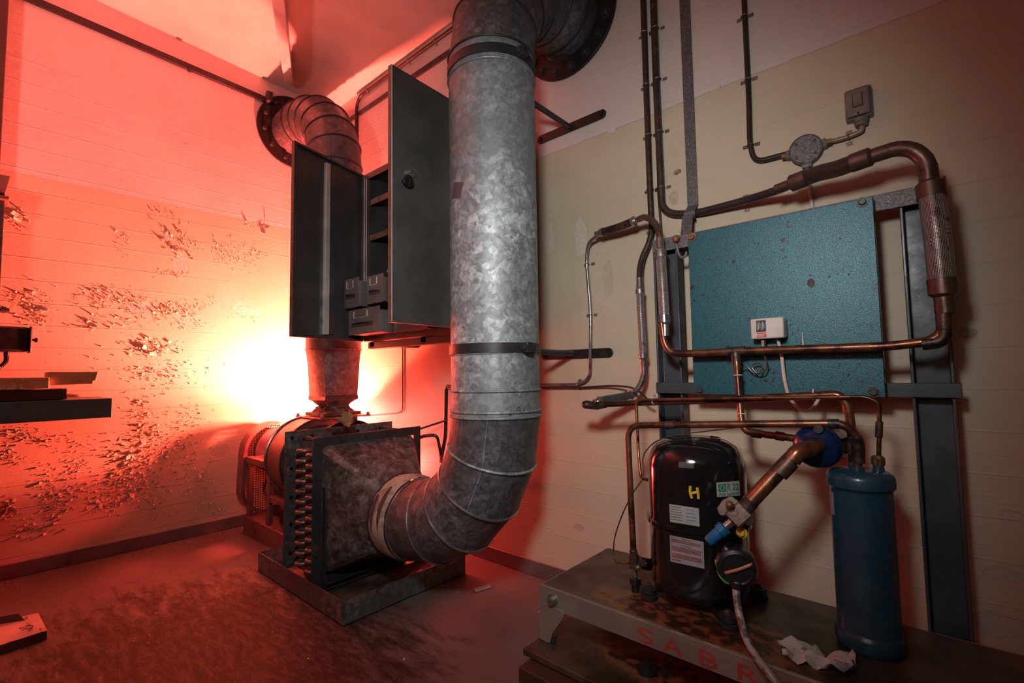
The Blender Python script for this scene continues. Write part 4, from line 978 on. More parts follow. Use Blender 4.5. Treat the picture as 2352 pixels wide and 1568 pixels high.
# flat strap
mb = MB(); w = .021
sp_ = [(V((2.871, -.004, 3.11))), V((2.871, -.004, P(1600, 470, y=-.004).z)), V((2.871, -.045, P(1600, 483, y=-.045).z)), V((2.871, -.045, P(1600, 500, y=-.045).z)), V((2.871, -.060, 1.60)), V((2.874, -.100, 1.50))]
mb.loft([[p + V((-w, 0, 0)), p + V((w, 0, 0)), p + V((w, -.004, 0)), p + V((-w, -.004, 0))] for p in sp_])
st = mb.build('flat_strap', 'castgrey', ang=20); tag(st, 'flat grey steel strap down the wall, stepping over a pipe behind the teal panel', 'strap')
# conduit to the junction box
jb = P(1850, 343, y=-.03)
clipped('electrical_conduit', [V((P(1714, 100, y=-.014).x, -.014, 3.11)), P(1720, 230, y=-.014), P(1722, 330, y=-.014), P(1733, 373, y=-.014), V((jb.x - .062, -.016, P(1798, 356, y=-.016).z))], .0095, 'conduit',
        'black conduit dropping down the wall and bending right into the round junction box', 'conduit', .05, [P(1709, 37, y=-.014), P(1718, 182, y=-.014), P(1724, 332, y=-.014)])
j = thing('junction_box', (jb.x, 0, jb.z), 'round grey cast junction box on the right wall above the braided hose', 'junction box')
mb = MB(); mb.lathe((jb.x, 0, jb.z), -Y, [(.047, 0), (.047, .026), (.044, .030)], 40)
for dx, dz in ((-1, 0), (1, .12), (0, -1)):
    dd = V((dx, 0, dz)).normalized(); c = V((jb.x, -.016, jb.z)) + dd * .044; s_ = dd.cross(Y)
    mb.loft([[c + s_ * a_ * .016 + Y * b_ * .014 for a_, b_ in ((-1, -1), (1, -1), (1, 1), (-1, 1))], [c + dd * .017 + s_ * a_ * .014 + Y * b_ * .012 for a_, b_ in ((-1, -1), (1, -1), (1, 1), (-1, 1))]])
mb.build('body', 'castgrey', j, bev=.001)
mb = MB(); mb.lathe((jb.x, -.030, jb.z), -Y, [(.050, 0), (.050, .004), (.046, .006), (.045, .0045), (.001, .0045)], 40); lid = mb.build('lid', 'castgrey', j)
for a in (.6, 2.4, 3.9, 5.6): MB().cyl((jb.x + .036 * math.cos(a), -.034, jb.z + .036 * math.sin(a)), (jb.x + .036 * math.cos(a), -.037, jb.z + .036 * math.sin(a)), .005, seg=12).build('screw', 'iron', lid)
for dx, dz in ((-1, 0), (1, .12), (0, -1)):
    dd = V((dx, 0, dz)).normalized(); c = V((jb.x, -.016, jb.z)) + dd * .060; MB().cyl(c, c + dd * .014, .012, seg=6).build('gland', 'brass' if dx else 'iron', j)
# light switch
sb = (P(1938, 205, y=-.045), P(2002, 245, y=-.045))
sx0, sx1 = 3.335 + .045, 3.455; sz0, sz1 = P(1972, 266, y=-.045).z, P(1968, 198, y=-.045).z
sx0, sx1 = P(1938, 230, y=-.045).x, P(2001, 220, y=-.045).x
sw = thing('light_switch', ((sx0 + sx1) / 2, 0, sz0), 'taupe surface-mounted rocker switch high on the right wall', 'switch')
MB().box((sx0, -.030, sz0), (sx1, -.001, sz1)).build('back_box', 'taupe', sw, bev=.003); MB().box((sx0 + .003, -.045, sz0 + .004), (sx1 - .003, -.030, sz1 - .003)).build('cover', 'taupe', sw, bev=.006)
scx = (sx0 + sx1) / 2; scz = (sz0 + sz1) / 2 + .004; MB().box((scx - .0135, -.0465, scz - .022), (scx + .0135, -.044, scz + .022)).build('rocker_gap', 'black_plastic', sw)
mb = MB(); mb.prism([V((scx - .0115, -.0455, scz - .020)), V((scx - .0115, -.0455, scz + .020)), V((scx - .0115, -.049, scz + .020)), V((scx - .0115, -.0475, scz - .010)), V((scx - .0115, -.050, scz - .020))], X * .023); mb.build('rocker', 'taupe', sw)
MB().cyl((scx, -.0455, sz0 + .010), (scx, -.047, sz0 + .010), .0035, seg=12).build('screw', 'black_plastic', sw)
mb = MB(); mb.lathe((scx + .004, -.020, sz0), -Z, [(.020, 0), (.020, .012), (.017, .014), (.017, .024), (.013, .026)], 24); mb.build('cable_entry', 'taupe', sw)
e0 = V((jb.x, -.016, jb.z)) + V((1, 0, .12)).normalized() * .072
clipped('beige_conduit', [e0, P(1945, 316, y=-.016), P(1981, 300, y=-.018), V((scx + .004, -.020, sz0 - .02))], .0075, 'brass', 'short tan conduit between the round junction box and the rocker switch', 'conduit', .035, [(P(1949, 314, y=-.016), X)]).children[0].data.materials[0] = M('tan_conduit', (.30, .21, .12), .3)
clipped('cable_drop', [V((jb.x, -.016, jb.z - .07)), P(1860, 430, y=-.012), P(1865, 472, y=-.012), P(1870, 520, y=-.012)], .0058, 'cable_white', 'pale cable dropping from the junction box behind the teal panel', 'cable', .01)

# ---- braided hoses (vibration absorbers) and copper runs
def hose(label, pts, r_end, r_b, mat_b, matp, seg=20, ferr=.035, group='braided vibration absorber hoses', stub=.05, ferm=None):
    """pts: smooth centre line; braid in the middle, ferrules and stub necks at the ends"""
    t = thing('braided_hose', pts[0], label, 'braided hose', group)
    d0 = (pts[0] - pts[1]).normalized(); d1 = (pts[-1] - pts[-2]).normalized()
    MB().tube(smoothp(pts, 10), r_b, seg).build('braid_sleeve', mat_b, t)
    for p, d in ((pts[0], d0), (pts[-1], d1)):
        MB().lathe(p - d * .006, d, [(r_b + .0025, 0), (r_b + .0025, ferr), (r_b - .002, ferr + .004), (r_end + .0015, ferr + .008), (r_end + .0015, ferr + stub)], 24).build('ferrule', ferm or matp, t)
    return t
# A: upper long dark braided hose
hy = -.20
A = Pt([(1848, 410, -.17), (1880, 398, -.18), (1920, 388, -.19), (1962, 373, -.20)])
hose('long dark bronze braided hose slanting up above the teal panel', A, .014, .0245, 'braid_dark', 'copper_dull', ferr=.045)
# bend over to the right hose
bend = Pt([(2005, 358, -.205), (2030, 350, -.21), (2060, 342, -.215), (2095, 345, -.22), (2122, 365, -.22), (2131, 390, -.22), (2133, 420, -.22)])
mb = MB(); mb.tube(smoothp(bend, 8), [.017] * 17 + [.0205] * 32 if False else .0205, 20)
tag(mb.build('copper_bend', 'copper_dull'), 'big dusty copper swan-neck bend above the right end of the teal panel', 'pipe bend')
Bp = Pt([(2140, 450, -.22), (2150, 520, -.225), (2158, 590, -.222), (2164, 645, -.22)])
hose('thick braided hose hanging vertically in front of the right steel channel', Bp, .020, .029, 'braid', 'copper_dull', ferr=.04)
# horizontal pipe A with elbows
pA = [P(2166, 690, y=-.22), P(2170, 780, y=-.22), P(2040, 795, y=-.215), P(1760, 804, y=-.21), P(1530, 814, y=-.205), P(1519, 740, y=-.205)]
t = thing('copper_pipe', pA[2], 'long horizontal copper pipe crossing low in front of the teal panel', 'pipe')
MB().tube(fillet(pA, [.09, .02, .02, .07]), .0125, 16).build('pipe_run', 'copper', t)
mb = MB(); mb.tube(fillet([P(2165, 668, y=-.22), P(2168, 720, y=-.22), P(2173, 745, y=-.22), P(2174, 785, y=-.22), P(2128, 790, y=-.218)], [.02, .02, .06]), [.0165] * 9 + [.0165] * 17, 16) if False else mb.tube(fillet([P(2165, 668, y=-.22), P(2168, 735, y=-.22), P(2170, 784, y=-.22), P(2118, 790, y=-.218)], [.02, .07]), .0165, 16)
lab(mb.build('end_elbow', 'copper_dark', t), 'burnt dark elbow')
mb = MB(); q0, q1 = P(1668, 808, y=-.21), P(1712, 805, y=-.21); mb.cyl(q0, q1, .0155); mb.cyl((q0 + q1) / 2, P(1691, 835, y=-.212), .0155); lab(mb.build('tee', 'copper_dark', t), 'burnt dark tee')
# B: left hose from tee etc.
pD = [P(1691, 815, y=-.212), P(1697, 900, y=-.235), P(1703, 968, y=-.255), P(1712, 990, y=-.26), P(1760, 998, y=-.27), P(1822, 1006, y=-.30), P(1850, 1012, y=-.30)]
t = thing('copper_pipe', pD[0], 'vertical copper drop from the tee down to the blue filter drier', 'pipe')
MB().tube(fillet(pD, [.01, .03, .03, .01, .01]), .0105, 14).build('pipe_run', 'copper', t)
for a, b in ((4, 0), ):
    MB().tube([P(1728, 994, y=-.262), P(1748, 997, y=-.266)], .0135, 14).build('coupling', 'copper_dark', t)
    MB().tube([P(1783, 1000, y=-.278), P(1800, 1003, y=-.284)], .0135, 14).build('coupling', 'copper_dark', t)
for px, py, y in ((1695, 861, -.225), (1704, 949, -.249)): q = P(px, py, y=y); MB().torus(q, Z, .0125, .002, 20, 6).build('cable_tie', 'white_plastic', t)
# left column: dark sleeve + bend + braided hose
Lp = Pt([(1383, 533, -.085), (1420, 522, -.10), (1455, 508, -.115)])
hose('smooth brown hose sleeve sloping up left of the rack', Lp, .010, .0165, 'copper_dark', 'fit', ferr=.012, stub=.03)
mb = MB(); mb.tube(smoothp(Pt([(1466, 504, -.12), (1480, 499, -.13), (1497, 506, -.14), (1510, 522, -.15), (1516, 545, -.16), (1517, 565, -.165)]), 8), .0125, 16)
tag(mb.build('copper_bend', 'copper_dull'), 'dull copper bend linking the brown sleeve to the braided hose left of the panel', 'pipe bend')
Lb = Pt([(1518, 588, -.175), (1521, 640, -.185), (1524, 690, -.19), (1526, 728, -.195)])
hose('silvery braided hose hanging in front of the left steel channel', Lb, .013, .0195, 'braid', 'fit', ferr=.028)
# narrow braided hose further left
Nb = Pt([(1470, 672, -.09), (1472, 720, -.10), (1475, 770, -.10), (1477, 815, -.10)])
hose('narrow silvery braided hose between the wall tube and the left steel channel', Nb, .011, .0155, 'braid', 'fit', ferr=.018)
pts = Pt([(1478, 828, -.10), (1478, 860, -.10), (1470, 885, -.105), (1458, 900, -.11)])
mb = MB(); mb.tube(smoothp(pts, 8), .0115, 14); tag(mb.build('tube_bend', 'tube_grey'), 'grey tube curling left below the narrow braided hose', 'pipe bend')
Gp = Pt([(1448, 907, -.115), (1420, 913, -.16), (1395, 917, -.20), (1378, 921, -.225)])
hose('short charcoal sleeve hose sloping down to the copper end cap', Gp, .011, .0165, 'wrapgrey', 'fit', ferr=.012, stub=.02)
# pipe B: copper end cap -> tank
yB = -.245
pB = [P(1352, 930, y=yB), P(1440, 926, y=yB), P(1700, 916, y=-.25), P(1930, 905, y=-.262), P(1949, 935, y=-.262), P(1957, 1000, y=-.262), V((P(1960, 1060, y=-.262).x, -.262, ZS + .455))]
t = thing('copper_pipe', pB[1], 'horizontal copper pipe just under the teal panel ending in a dark cap', 'pipe')
MB().tube(fillet(pB, [.01, .01, .05, .01, .01]), .0115, 16).build('pipe_run', 'copper', t)
mb = MB(); mb.sphere(P(1348, 929, y=yB), .019, (1.2, 1.1, .9), 16, 10); mb.tube(Pt([(1348, 929, yB), (1372, 932, yB), (1392, 928, yB)]), [.017, .015, .0135], 14); mb.tube([P(1366, 930, y=yB), P(1376, 922, y=-.225)], .014, 12); lab(mb.build('end_cap', 'copper_dark', t), 'burnt end elbow')
MB().tube([P(1947, 930, y=-.262), P(1950, 947, y=-.262)], .0145, 14).build('coupling', 'copper', t)
MB().tube([P(1956, 1005, y=-.262), P(1959, 1042, y=-.262)], .0150, 14).build('coupling', 'copper_dark', t)
for px in (1502, 1870): q = P(px, 920 if px < 1600 else 910, y=-.25); MB().torus(q + V((0, 0, .004)), X, .0165, .0025, 20, 6).build('cable_tie', 'white_plastic', t)
# thin tube D from the compressor over to the tank's right nipple
yD = -.262
pT = [P(1488, 1102, y=-.33), P(1472, 1098, y=-.32), P(1466, 1040, y=-.29), P(1461, 918, y=-.262), P(1500, 918, y=-.265), P(1700, 914, y=-.270), P(1990, 911, y=-.285), P(2019, 925, y=-.285), P(2020, 960, y=-.285), V((P(2017, 1062, y=-.285).x, -.285, ZS + .46))]
t = thing('copper_pipe', pT[5], 'thin copper tube running along the lower pipe from the compressor to the blue cylinder nut', 'pipe')
MB().tube(fillet(pT, [.015, .02, .03, .01, .01, .04, .01, .01]), .0055, 12).build('pipe_run', 'copper', t)
MB().tube([P(2020, 968, y=-.285), P(2018, 1004, y=-.285)], .0085, 12).build('sleeve', 'copper_dark', t)
MB().lathe(V((P(2017, 1062, y=-.285).x, -.285, ZS + .494)), -Z, [(.010, 0), (.0155, .006), (.0155, .022), (.012, .028)], 6).build('flare_nut', 'brass', t)
# pipe C: front pipe from the discharge valve to the tank inlet
yC = -.345
pC = [P(1455, 1270, y=-.40), P(1449, 1150, y=-.395), P(1441, 977, y=-.385), P(1560, 975, y=-.375), P(1935, 972, y=-.345), P(1970, 1000, y=-.335), V((P(1969, 1070, y=-.325).x, -.325, ZS + .455))]
t = thing('copper_pipe', pC[3], 'front copper pipe rising from the compressor valve and running right into the blue cylinder', 'pipe')
MB().tube(fillet(pC, [.01, .05, .01, .06, .03]), .0105, 16).build('pipe_run', 'copper', t)
MB().tube(Pt([(1530, 976, -.377), (1551, 975, -.376)]), .0130, 14).build('coupling', 'copper_dark', t)
MB().tube(Pt([(1902, 973, -.347), (1928, 973, -.345)]), .0130, 14).build('coupling', 'copper_dark', t)
mb = MB(); mb.tube(smoothp(Pt([(1964, 1003, -.335), (1970, 1022, -.33), (1971, 1045, -.326), (1971, 1062, -.325)]), 6), .0155, 16); lab(mb.build('solder_joint', 'copper_dark', t), 'lumpy burnt joint')

# wall tubes at left: from behind the duct round to the sleeve
clipped('grey_tube', [P(1025, 886, y=-.02), P(1240, 884, y=-.02), P(1330, 883, y=-.02), P(1355, 868, y=-.02), P(1357, 720, y=-.02), P(1347, 600, y=-.02), P(1350, 558, y=-.04), P(1380, 535, y=-.085)], .0078, 'tube_grey',
        'bright grey tube rising beside the big duct and bending right to the brown sleeve', 'tube', .07, [(P(1327, 883, y=-.02), X), P(1355, 723, y=-.02), P(1349, 606, y=-.02)])
mb = MB(); mb.tube(smoothp(Pt([(1240, 891, -.015), (1330, 890, -.018), (1400, 886, -.03), (1445, 889, -.06), (1470, 900, -.10), (1485, 915, -.11), (1500, 925, -.10)]), 8), .0045, 8)
tag(mb.build('thin_black_tube', 'pipe_dark'), 'thin black tube running along the wall below the bright tube', 'tube')
clipped('coil_supply_pipe', [P(1060, 888, y=-.02), P(1025, 888, y=-.02), P(1023, 1000, y=-.02), P(1012, 1060, y=-.02)], .012, 'pipe_dark', 'dark insulated pipe dropping down the wall between the coil unit and the big duct', 'pipe', .03)
clipped('thin_wire_conduit', [P(925, 770, y=-.006), P(925, 942, y=-.006), P(915, 948, y=-.006), P(834, 955, y=-.006)], .004, 'conduit', 'thin wire running down under the cabinet and left to the fan outlet', 'wire', .03)
# upper left of the right wall: conduit under the ceiling and flat bar
yc = -.012; zc = 3.085
clipped('ceiling_conduit', [V((2.30, -.014, 3.095)), V((.42, -.014, 3.095)), V((.37, -.014, 3.03)), V((.37, -.014, 2.6)), V((.37, -.014, 2.2))], .011, 'conduit', 'conduit running along the ceiling corner and dropping behind the rear elbow', 'conduit', .05, [(V((x, -.014, 3.095)), X) for x in (.52, 1.02, 1.30)])
mb = MB(); mb.box((.10, -.010, 2.945), (2.2, -.002, 2.985)); tag(mb.build('flat_bar', 'iron', bev=.001), 'dark flat bar fixed along the right wall below the ceiling', 'bar')
t = thing('flat_bar', (0.01, -1.2, 3.03), 'dark wall bar running along the left wall up to the rear flange', 'bar')
mb = MB(); a = P(75, 0, x=.012); b = P(600, 225, x=.012); b2 = b + (b - a) * .05; a2_ = a - (b - a) * .06
mb.loft([[p + V((dx, 0, dz)) for dx, dz in ((-.010, -.02), (.010, -.02), (.010, .02), (-.010, .02))] for p in (a2_, b2)]); mb.build('bar', 'flange', t, bev=.002)
mb = MB(); q = P(437, 155, x=.02); mb.cyl(q + V((-.018, 0, -.01)), q + V((.02, 0, -.01)), .014); mb.build('bolt', 'flange', t)

# ceiling light batten
t = thing('ceiling_batten', (.5, -.6, 3.1), 'white enamelled light batten hanging under the ceiling near the corner', 'light fitting')
zt = 3.065
a = P(664, 206, z=zt); b = P(651, 128, z=zt); e_ = P(634, -40, z=zt); dv = (e_ - a); dv.z = 0; dn = dv.normalized(); sn = dn.cross(Z)
def cs(p, w, z0, z1): return [p + sn * w + Z * (z0 - zt), p - sn * w + Z * (z0 - zt), p - sn * w * 1.0 + Z * (z1 - zt), p + sn * w * 1.0 + Z * (z1 - zt)]
mb = MB(); far = a + dn * 1.25
mb.loft([cs(a, .027, 3.105, CZ(a.y) - .004), cs(a + dn * .30, .030, 3.06, CZ(-.5) - .004), cs(far, .034, 3.06, 3.175)]); mb.build('housing', 'lamp_white', t, bev=.004, ang=20)

# ================================================================= CONDENSING UNIT
base = thing('unit_base', (3.3, -.35, .2), 'long oily steel base frame with red lettering carrying the compressor', 'base frame')
bx0, bx1, by0, by1 = 2.505, 4.7, -.565, -.112
mb = MB(); mb.box((bx0, by0, ZS - .008), (bx1, by1, ZS)); tp = mb.build('top_plate', 'base_top', base, bev=.002)
mb = MB(); mb.prism([V((bx0, by0 - .003, ZS + .003)), V((bx0, by0 - .003, ZS - .062)), V((bx0, by0, ZS - .062)), V((bx0, by0, ZS - .010)), V((bx0, by0 + .010, ZS + .0005)), V((bx0, by0 + .010, ZS + .003))], X * (bx1 - bx0)); ff = mb.build('front_face', 'base_front', base, bev=.001)
mb = MB(); mb.box((bx0 - .002, by0 + .002, ZS - .055), (bx0 + .001, by1, ZS)); mb.box((bx0, by1, ZS - .06), (bx1, by1 + .003, ZS)); mb.build('side_face', 'base_front', base)
for k in range(9):    # weld beads along the top edge
    mb = MB(); x = bx0 + .03 + k * .11 + rnd.uniform(-.02, .02)
    for q in range(6): mb.sphere((x + q * .006, by0 + .004 + rnd.uniform(-.001, .001), ZS + .002), .0045, (1.2, .8, .7), 8, 5)
    mb.build('weld_bead', 'base_front', base)
LET = [('S', 1452, 2.867, .053), ('A', 1519, 2.945, .060), ('B', 1600, 3.048, .050), ('R', 1690, 3.146, .052), ('O', 1795, 3.243, .060), ('E', 0, 3.345, .05)]
for ch, _, xl, wd in LET:
    mb = text_bm(ch, 1.0, lambda x, y: V((x, 0, y)), bold=.012)
    xs = [v.co.x for v in mb.bm.verts]; zs = [v.co.z for v in mb.bm.verts]; mnx, mxx, mnz, mxz = min(xs), max(xs), min(zs), max(zs)
    for v in mb.bm.verts: v.co = V((xl + (v.co.x - mnx) / (mxx - mnx) * wd, by0 - .0036, ZS - .056 + (v.co.z - mnz) / (mxz - mnz) * .041))
    mb.build('letter', 'letter_red', ff, smooth=False)
MB().hexbolt((2.562, by0 - .003, .240), -Y, .0135, .014).build('bolt', 'fit', base)
# bent bracket foot
mb = MB(); yb = by0 - .004
pts = [P(1248, 1383, y=yb), P(1291, 1402, y=yb), P(1296, 1413, y=yb), P(1290, 1424, y=yb), P(1268, 1456, y=yb), P(1263, 1476, y=yb), P(1256, 1476, y=yb), P(1238, 1466, y=yb), P(1240, 1395, y=yb)]
mb.prism(pts, Y * .006); mb.box((2.509, by0, .094), (2.535, by0 + .05, .100)); mb.build('bracket_foot', 'base_front', base, bev=.0015)
mb = MB(); mb.cyl((2.549, by0 + .012, .095), (2.549, by0 + .012, .118), .011, seg=6); mb.build('foot_bolt', 'iron', base)
mb = MB(); mb.box((3.9, by0, .095), (3.95, by1, ZS - .008)); mb.box((2.53, by1 - .05, .095), (2.58, by1, ZS - .008)); mb.build('support_leg', 'base_front', base)
# plates below
def slab(name, x0, y0, z0, z1, label, mat, x1=4.7, y1=-.10):
    mb = MB(); mb.box((x0, y0, z0), (x1, y1, z1)); o = mb.build(name, mat, bev=.004); return tag(o, label, 'steel plate')
slab('steel_plate', 2.492, -.645, .072, .094, 'grimy steel plate lying under the base frame', 'base_top', y1=-.30)
slab('timber_block', 2.52, -.70, .0, .070, 'dark timber block on the floor under the grimy plate', 'wood_dark', x1=2.80, y1=-.38)
slab('timber_block', 3.2, -.70, .0, .070, 'second dark timber block under the grimy plate, behind the drooping cord', 'wood_dark', x1=3.6, y1=-.38)
slab('timber_block', 4.2, -.70, .0, .070, 'third dark timber block under the far right end of the plate', 'wood_dark', x1=4.5, y1=-.38)
MB().lathe((2.86, -.50, .094), Z, [(.03, 0), (.03, .012), (.016, .014), (.016, .03)], 20).build('floor_bolt', 'black_plastic', bpy.data.objects['steel_plate'])

# compressor
cx, cy = 2.958, -.31
CR = .158
comp = thing('compressor', (cx, cy, ZS), 'glossy black hermetic compressor with stickers on the oily base frame', 'compressor')
def csec(z, r, e=2.6, k=48):
    pts = []
    for j in range(k):
        a = 2 * PI * j / k; ca, sa = math.cos(a), math.sin(a); rr = r * (abs(ca) ** e + abs(sa) ** e) ** (-1 / e); rr = r * .42 + rr * .58 if e > 2 else r
        pts.append((rr, a, z))
    th0 = math.radians(20)
    return [V((cx + p * math.cos(a + th0), cy + p * math.sin(a + th0), z)) for p, a, z in pts]
ZTOP = .783
prof = [(.10, ZS + .030), (.128, ZS + .033), (.143, ZS + .045), (.149, ZS + .07), (.149, .505), (.151, .508), (.153, .512), (.153, .516), (.158, .518), (.158, .528), (.150, .531), (.149, .54), (.149, .69), (.146, .715), (.137, .738), (.122, .757), (.10, .770), (.07, .779), (.035, .783), (.004, .784)]
mb = MB(); mb.loft([csec(z, r) for r, z in prof]); body = mb.build('shell', 'black_gloss', comp, ang=50)
def csurf(px, py, off=.0012):
    """meet the shell (as a vertical wall of radius ~) at a sighted pixel"""
    r = R0 @ V(((px - 1176) / F_PX, (py - 784) / F_PX, 1)); r.normalize()
    t = 1.0
    for _ in range(700):
        p = CAM + r * t; dx, dy = p.x - cx, p.y - cy; rad = math.hypot(dx, dy); a = math.atan2(dy, dx) - math.radians(20)
        ca, sa = math.cos(a), math.sin(a); R = .149 * ((abs(ca) ** 2.6 + abs(sa) ** 2.6) ** (-1 / 2.6) * .58 + .42) + off
        if rad <= R: return p
        t += max((rad - R) * .5, .0003)
    return CAM + r * t
def patch(c4, name, mat, off=.0012, nu=8, nv=5, parent=None):
    (a, b, c, d_) = c4; mb = MB(); g = []
    for i in range(nu + 1):
        row = []
        for k in range(nv + 1):
            u, v = i / nu, k / nv; x = (a[0] * (1 - u) + b[0] * u) * (1 - v) + (d_[0] * (1 - u) + c[0] * u) * v; y = (a[1] * (1 - u) + b[1] * u) * (1 - v) + (d_[1] * (1 - u) + c[1] * u) * v
            row.append(mb.bm.verts.new(csurf(x, y, off)))
        g.append(row)
    for i in range(nu):
        for k in range(nv): mb.bm.faces.new((g[i][k], g[i + 1][k], g[i + 1][k + 1], g[i][k + 1]))
    o = mb.build(name, mat, parent or comp); return o
def bil(c4, u, v):
    a, b, c, d_ = c4; return ((a[0] * (1 - u) + b[0] * u) * (1 - v) + (d_[0] * (1 - u) + c[0] * u) * v, (a[1] * (1 - u) + b[1] * u) * (1 - v) + (d_[1] * (1 - u) + c[1] * u) * v)
def sub(c4, u0, v0, u1, v1): return (bil(c4, u0, v0), bil(c4, u1, v0), bil(c4, u1, v1), bil(c4, u0, v1))
def tpatch(body_, c4, u0, v0, u1, v1, mat, name, parent, bold=.0, off=.0024):
    mb = text_bm(body_, 1.0, lambda x, y: V((x, y, 0)), bold=bold)
    xs = [v.co.x for v in mb.bm.verts]; ys = [v.co.y for v in mb.bm.verts]; a, b, c, d_ = min(xs), max(xs), min(ys), max(ys)
    for v in mb.bm.verts:
        u = u0 + (u1 - u0) * (v.co.x - a) / (b - a); w = v1 + (v0 - v1) * (v.co.y - c) / (d_ - c); p = bil(c4, u, w); v.co = csurf(p[0], p[1], off)
    return mb.build(name, mat, parent, smooth=False)
s1 = ((1645, 1108), (1698, 1104), (1700, 1138), (1647, 1141)); o = lab(patch(s1, 'refrigerant_sticker', 'sticker'), 'pale sticker with green refrigerant lettering')
patch(sub(s1, .08, .12, .42, .66), 'green_roundel', 'ink_green', .0018, parent=o)
rp_ = sub(s1, .08, .12, .42, .66)
tpatch('O', rp_, .16, .14, .84, .86, 'sticker', 'roundel_ring', o, off=.0026)
tpatch('R 22', s1, .47, .14, .95, .58, 'ink_green', 'sticker_text', o, .012); tpatch('FOR SAFETY', s1, .10, .76, .97, .95, 'ink_green', 'sticker_text', o, .012)
s2 = ((1537, 1157), (1605, 1167), (1607, 1209), (1539, 1198)); o = lab(patch(s2, 'data_plate', 'sticker'), 'grey data plate')
rl_ = random.Random(5)
for k in range(6): patch(sub(s2, .04, .10 + k * .14, .10 + rl_.uniform(.2, .36), .14 + k * .14), 'print_line', 'ink_grey', .0019, 4, 1, o)
patch(sub(s2, .5, .08, .97, .9), 'table_field', M('plate_grey', (.34, .35, .36), .5), .0019, parent=o)
for k in range(4): patch(sub(s2, .56, .16 + k * .19, .62 + rl_.uniform(.2, .3), .19 + k * .19), 'print_line', 'ink_grey', .0025, 4, 1, o)
s3 = ((1538, 1228), (1616, 1244), (1618, 1306), (1540, 1289)); o = lab(patch(s3, 'warning_label', 'sticker_lilac'), 'pale warning label with dark red print')
tpatch('WARNING', s3, .36, .05, .62, .10, 'ink_red', 'warning_text', o, .01)
tpatch('ATTENTION', s3, .34, .30, .64, .35, 'ink_red', 'warning_text', o, .01)
tpatch('TENERGY', s3, .36, .57, .60, .62, 'ink_red', 'warning_text', o, .01) if False else None
for k, (v, w) in enumerate(((.13, .92), (.19, .90), (.39, .93), (.45, .55), (.45, .9), (.51, .9), (.66, .92), (.72, .94), (.78, .93))):
    patch(sub(s3, .05, v, w, v + .032), 'print_line', 'ink_red', .0022, 8, 1, o)
patch(sub(s3, .05, .88, .32, .915), 'print_line', 'ink_red', .0022, 6, 1, o)
# yellow painted H
s4 = ((1583, 1115), (1606, 1117), (1607, 1146), (1584, 1144))
mb = MB()
for seg_ in (((.12, .02), (.06, .5), (.22, .98)), ((.78, .10), (.86, .5), (.88, .98)), ((.15, .62), (.5, .52), (.84, .45))):
    mb.tube(smoothp([csurf(*bil(s4, u, v), off=.001) for u, v in seg_], 4), .0042, 6)
lab(mb.build('painted_mark', 'yellow_paint', comp), 'yellow hand-painted letter H')
# feet
for k, (fx, fy) in enumerate(((2.835, -.42), (3.085, -.44), (3.10, -.20), (2.84, -.18))):
    mb = MB(); mb.lathe((fx, fy, ZS), Z, [(.026, 0), (.028, .004), (.028, .016), (.020, .018), (.025, .022), (.025, .036), (.012, .038)], 20); f_ = mb.build('rubber_foot', 'rubber', comp)
    MB().hexbolt((fx, fy, ZS + .038), Z, .010, .008).build('foot_bolt', 'valve', f_)
    d_ = V((cx - fx, cy - fy, 0)).normalized(); mb = MB(); s_ = d_.cross(Z) * .025; p0 = V((fx, fy, ZS + .030)); p1 = p0 + d_ * .10
    mb.loft([[p0 - s_, p0 + s_, p0 + s_ + Z * .004, p0 - s_ + Z * .004], [p1 - s_, p1 + s_, p1 + s_ + Z * .004, p1 - s_ + Z * .004]]); mb.build('foot_strap', 'black_gloss', comp)
# lifting lug on top
q = V((cx + .06, cy + .02, .776)); MB().tube([q + V((-.015, 0, 0)), q + V((-.013, 0, .008)), q + V((.013, 0, .006)), q + V((.015, 0, -.004))], .003, 8).build('lifting_lug', 'black_gloss', comp)
# discharge valve at the lower left
vq = P(1457, 1290, y=-.40)
dv_ = thing('service_valve', vq, 'small stained service valve with a black cap at the lower left of the compressor', 'valve', 'compressor service valves')
mb = MB(); mb.box((-.013, -.013, -.022), (.013, .013, .022), Matrix.Translation(vq)); mb.cyl(vq + V((0, 0, .02)), P(1454, 1262, y=-.40), .013); mb.cyl(vq, P(1482, 1295, y=-.37), .013, seg=16); mb.build('body', 'valve', dv_, bev=.002)
mb = MB(); a_, b_ = P(1478, 1294, y=-.375), P(1502, 1297, y=-.34)
for k in range(4): t0 = a_.lerp(b_, k / 4); t1 = a_.lerp(b_, (k + .7) / 4); mb.cyl(t0, t1, .019)
mb.cyl(a_, b_, .014); mb.build('ribbed_nut', 'black_gloss', dv_)
MB().sphere(P(1465, 1303, y=-.425), .0095, (1, 1, 1), 14, 8).build('brass_cap', 'brass', dv_)
MB().cyl(P(1457, 1308, y=-.40), P(1459, 1325, y=-.40), .009).build('stem', 'fit', dv_)
mb = MB(); mb.lathe(P(1459, 1326, y=-.40), -Z, [(.019, 0), (.019, .020), (.013, .022), (.013, .055), (.009, .060)], 20); mb.build('stem_cap', 'black_plastic', dv_)
MB().cyl(P(1444, 1293, y=-.40), P(1429, 1292, y=-.40), .004).build('side_nipple', 'copper', dv_)
mb = MB(); mb.tube(smoothp([P(1432, 1291, y=-.40), P(1418, 1292, y=-.40), P(1410, 1275, y=-.39), P(1412, 1235, y=-.38), P(1430, 1180, y=-.38), P(1455, 1130, y=-.37), P(1475, 1100, y=-.34), P(1477, 1075, y=-.32), P(1476, 1055, y=-.31), P(1484, 1035, y=-.28), P(1510, 1012, y=-.24), P(1560, 998, y=-.21), P(1640, 988, y=-.20), P(1700, 980, y=-.23)], 8), .0022, 8)
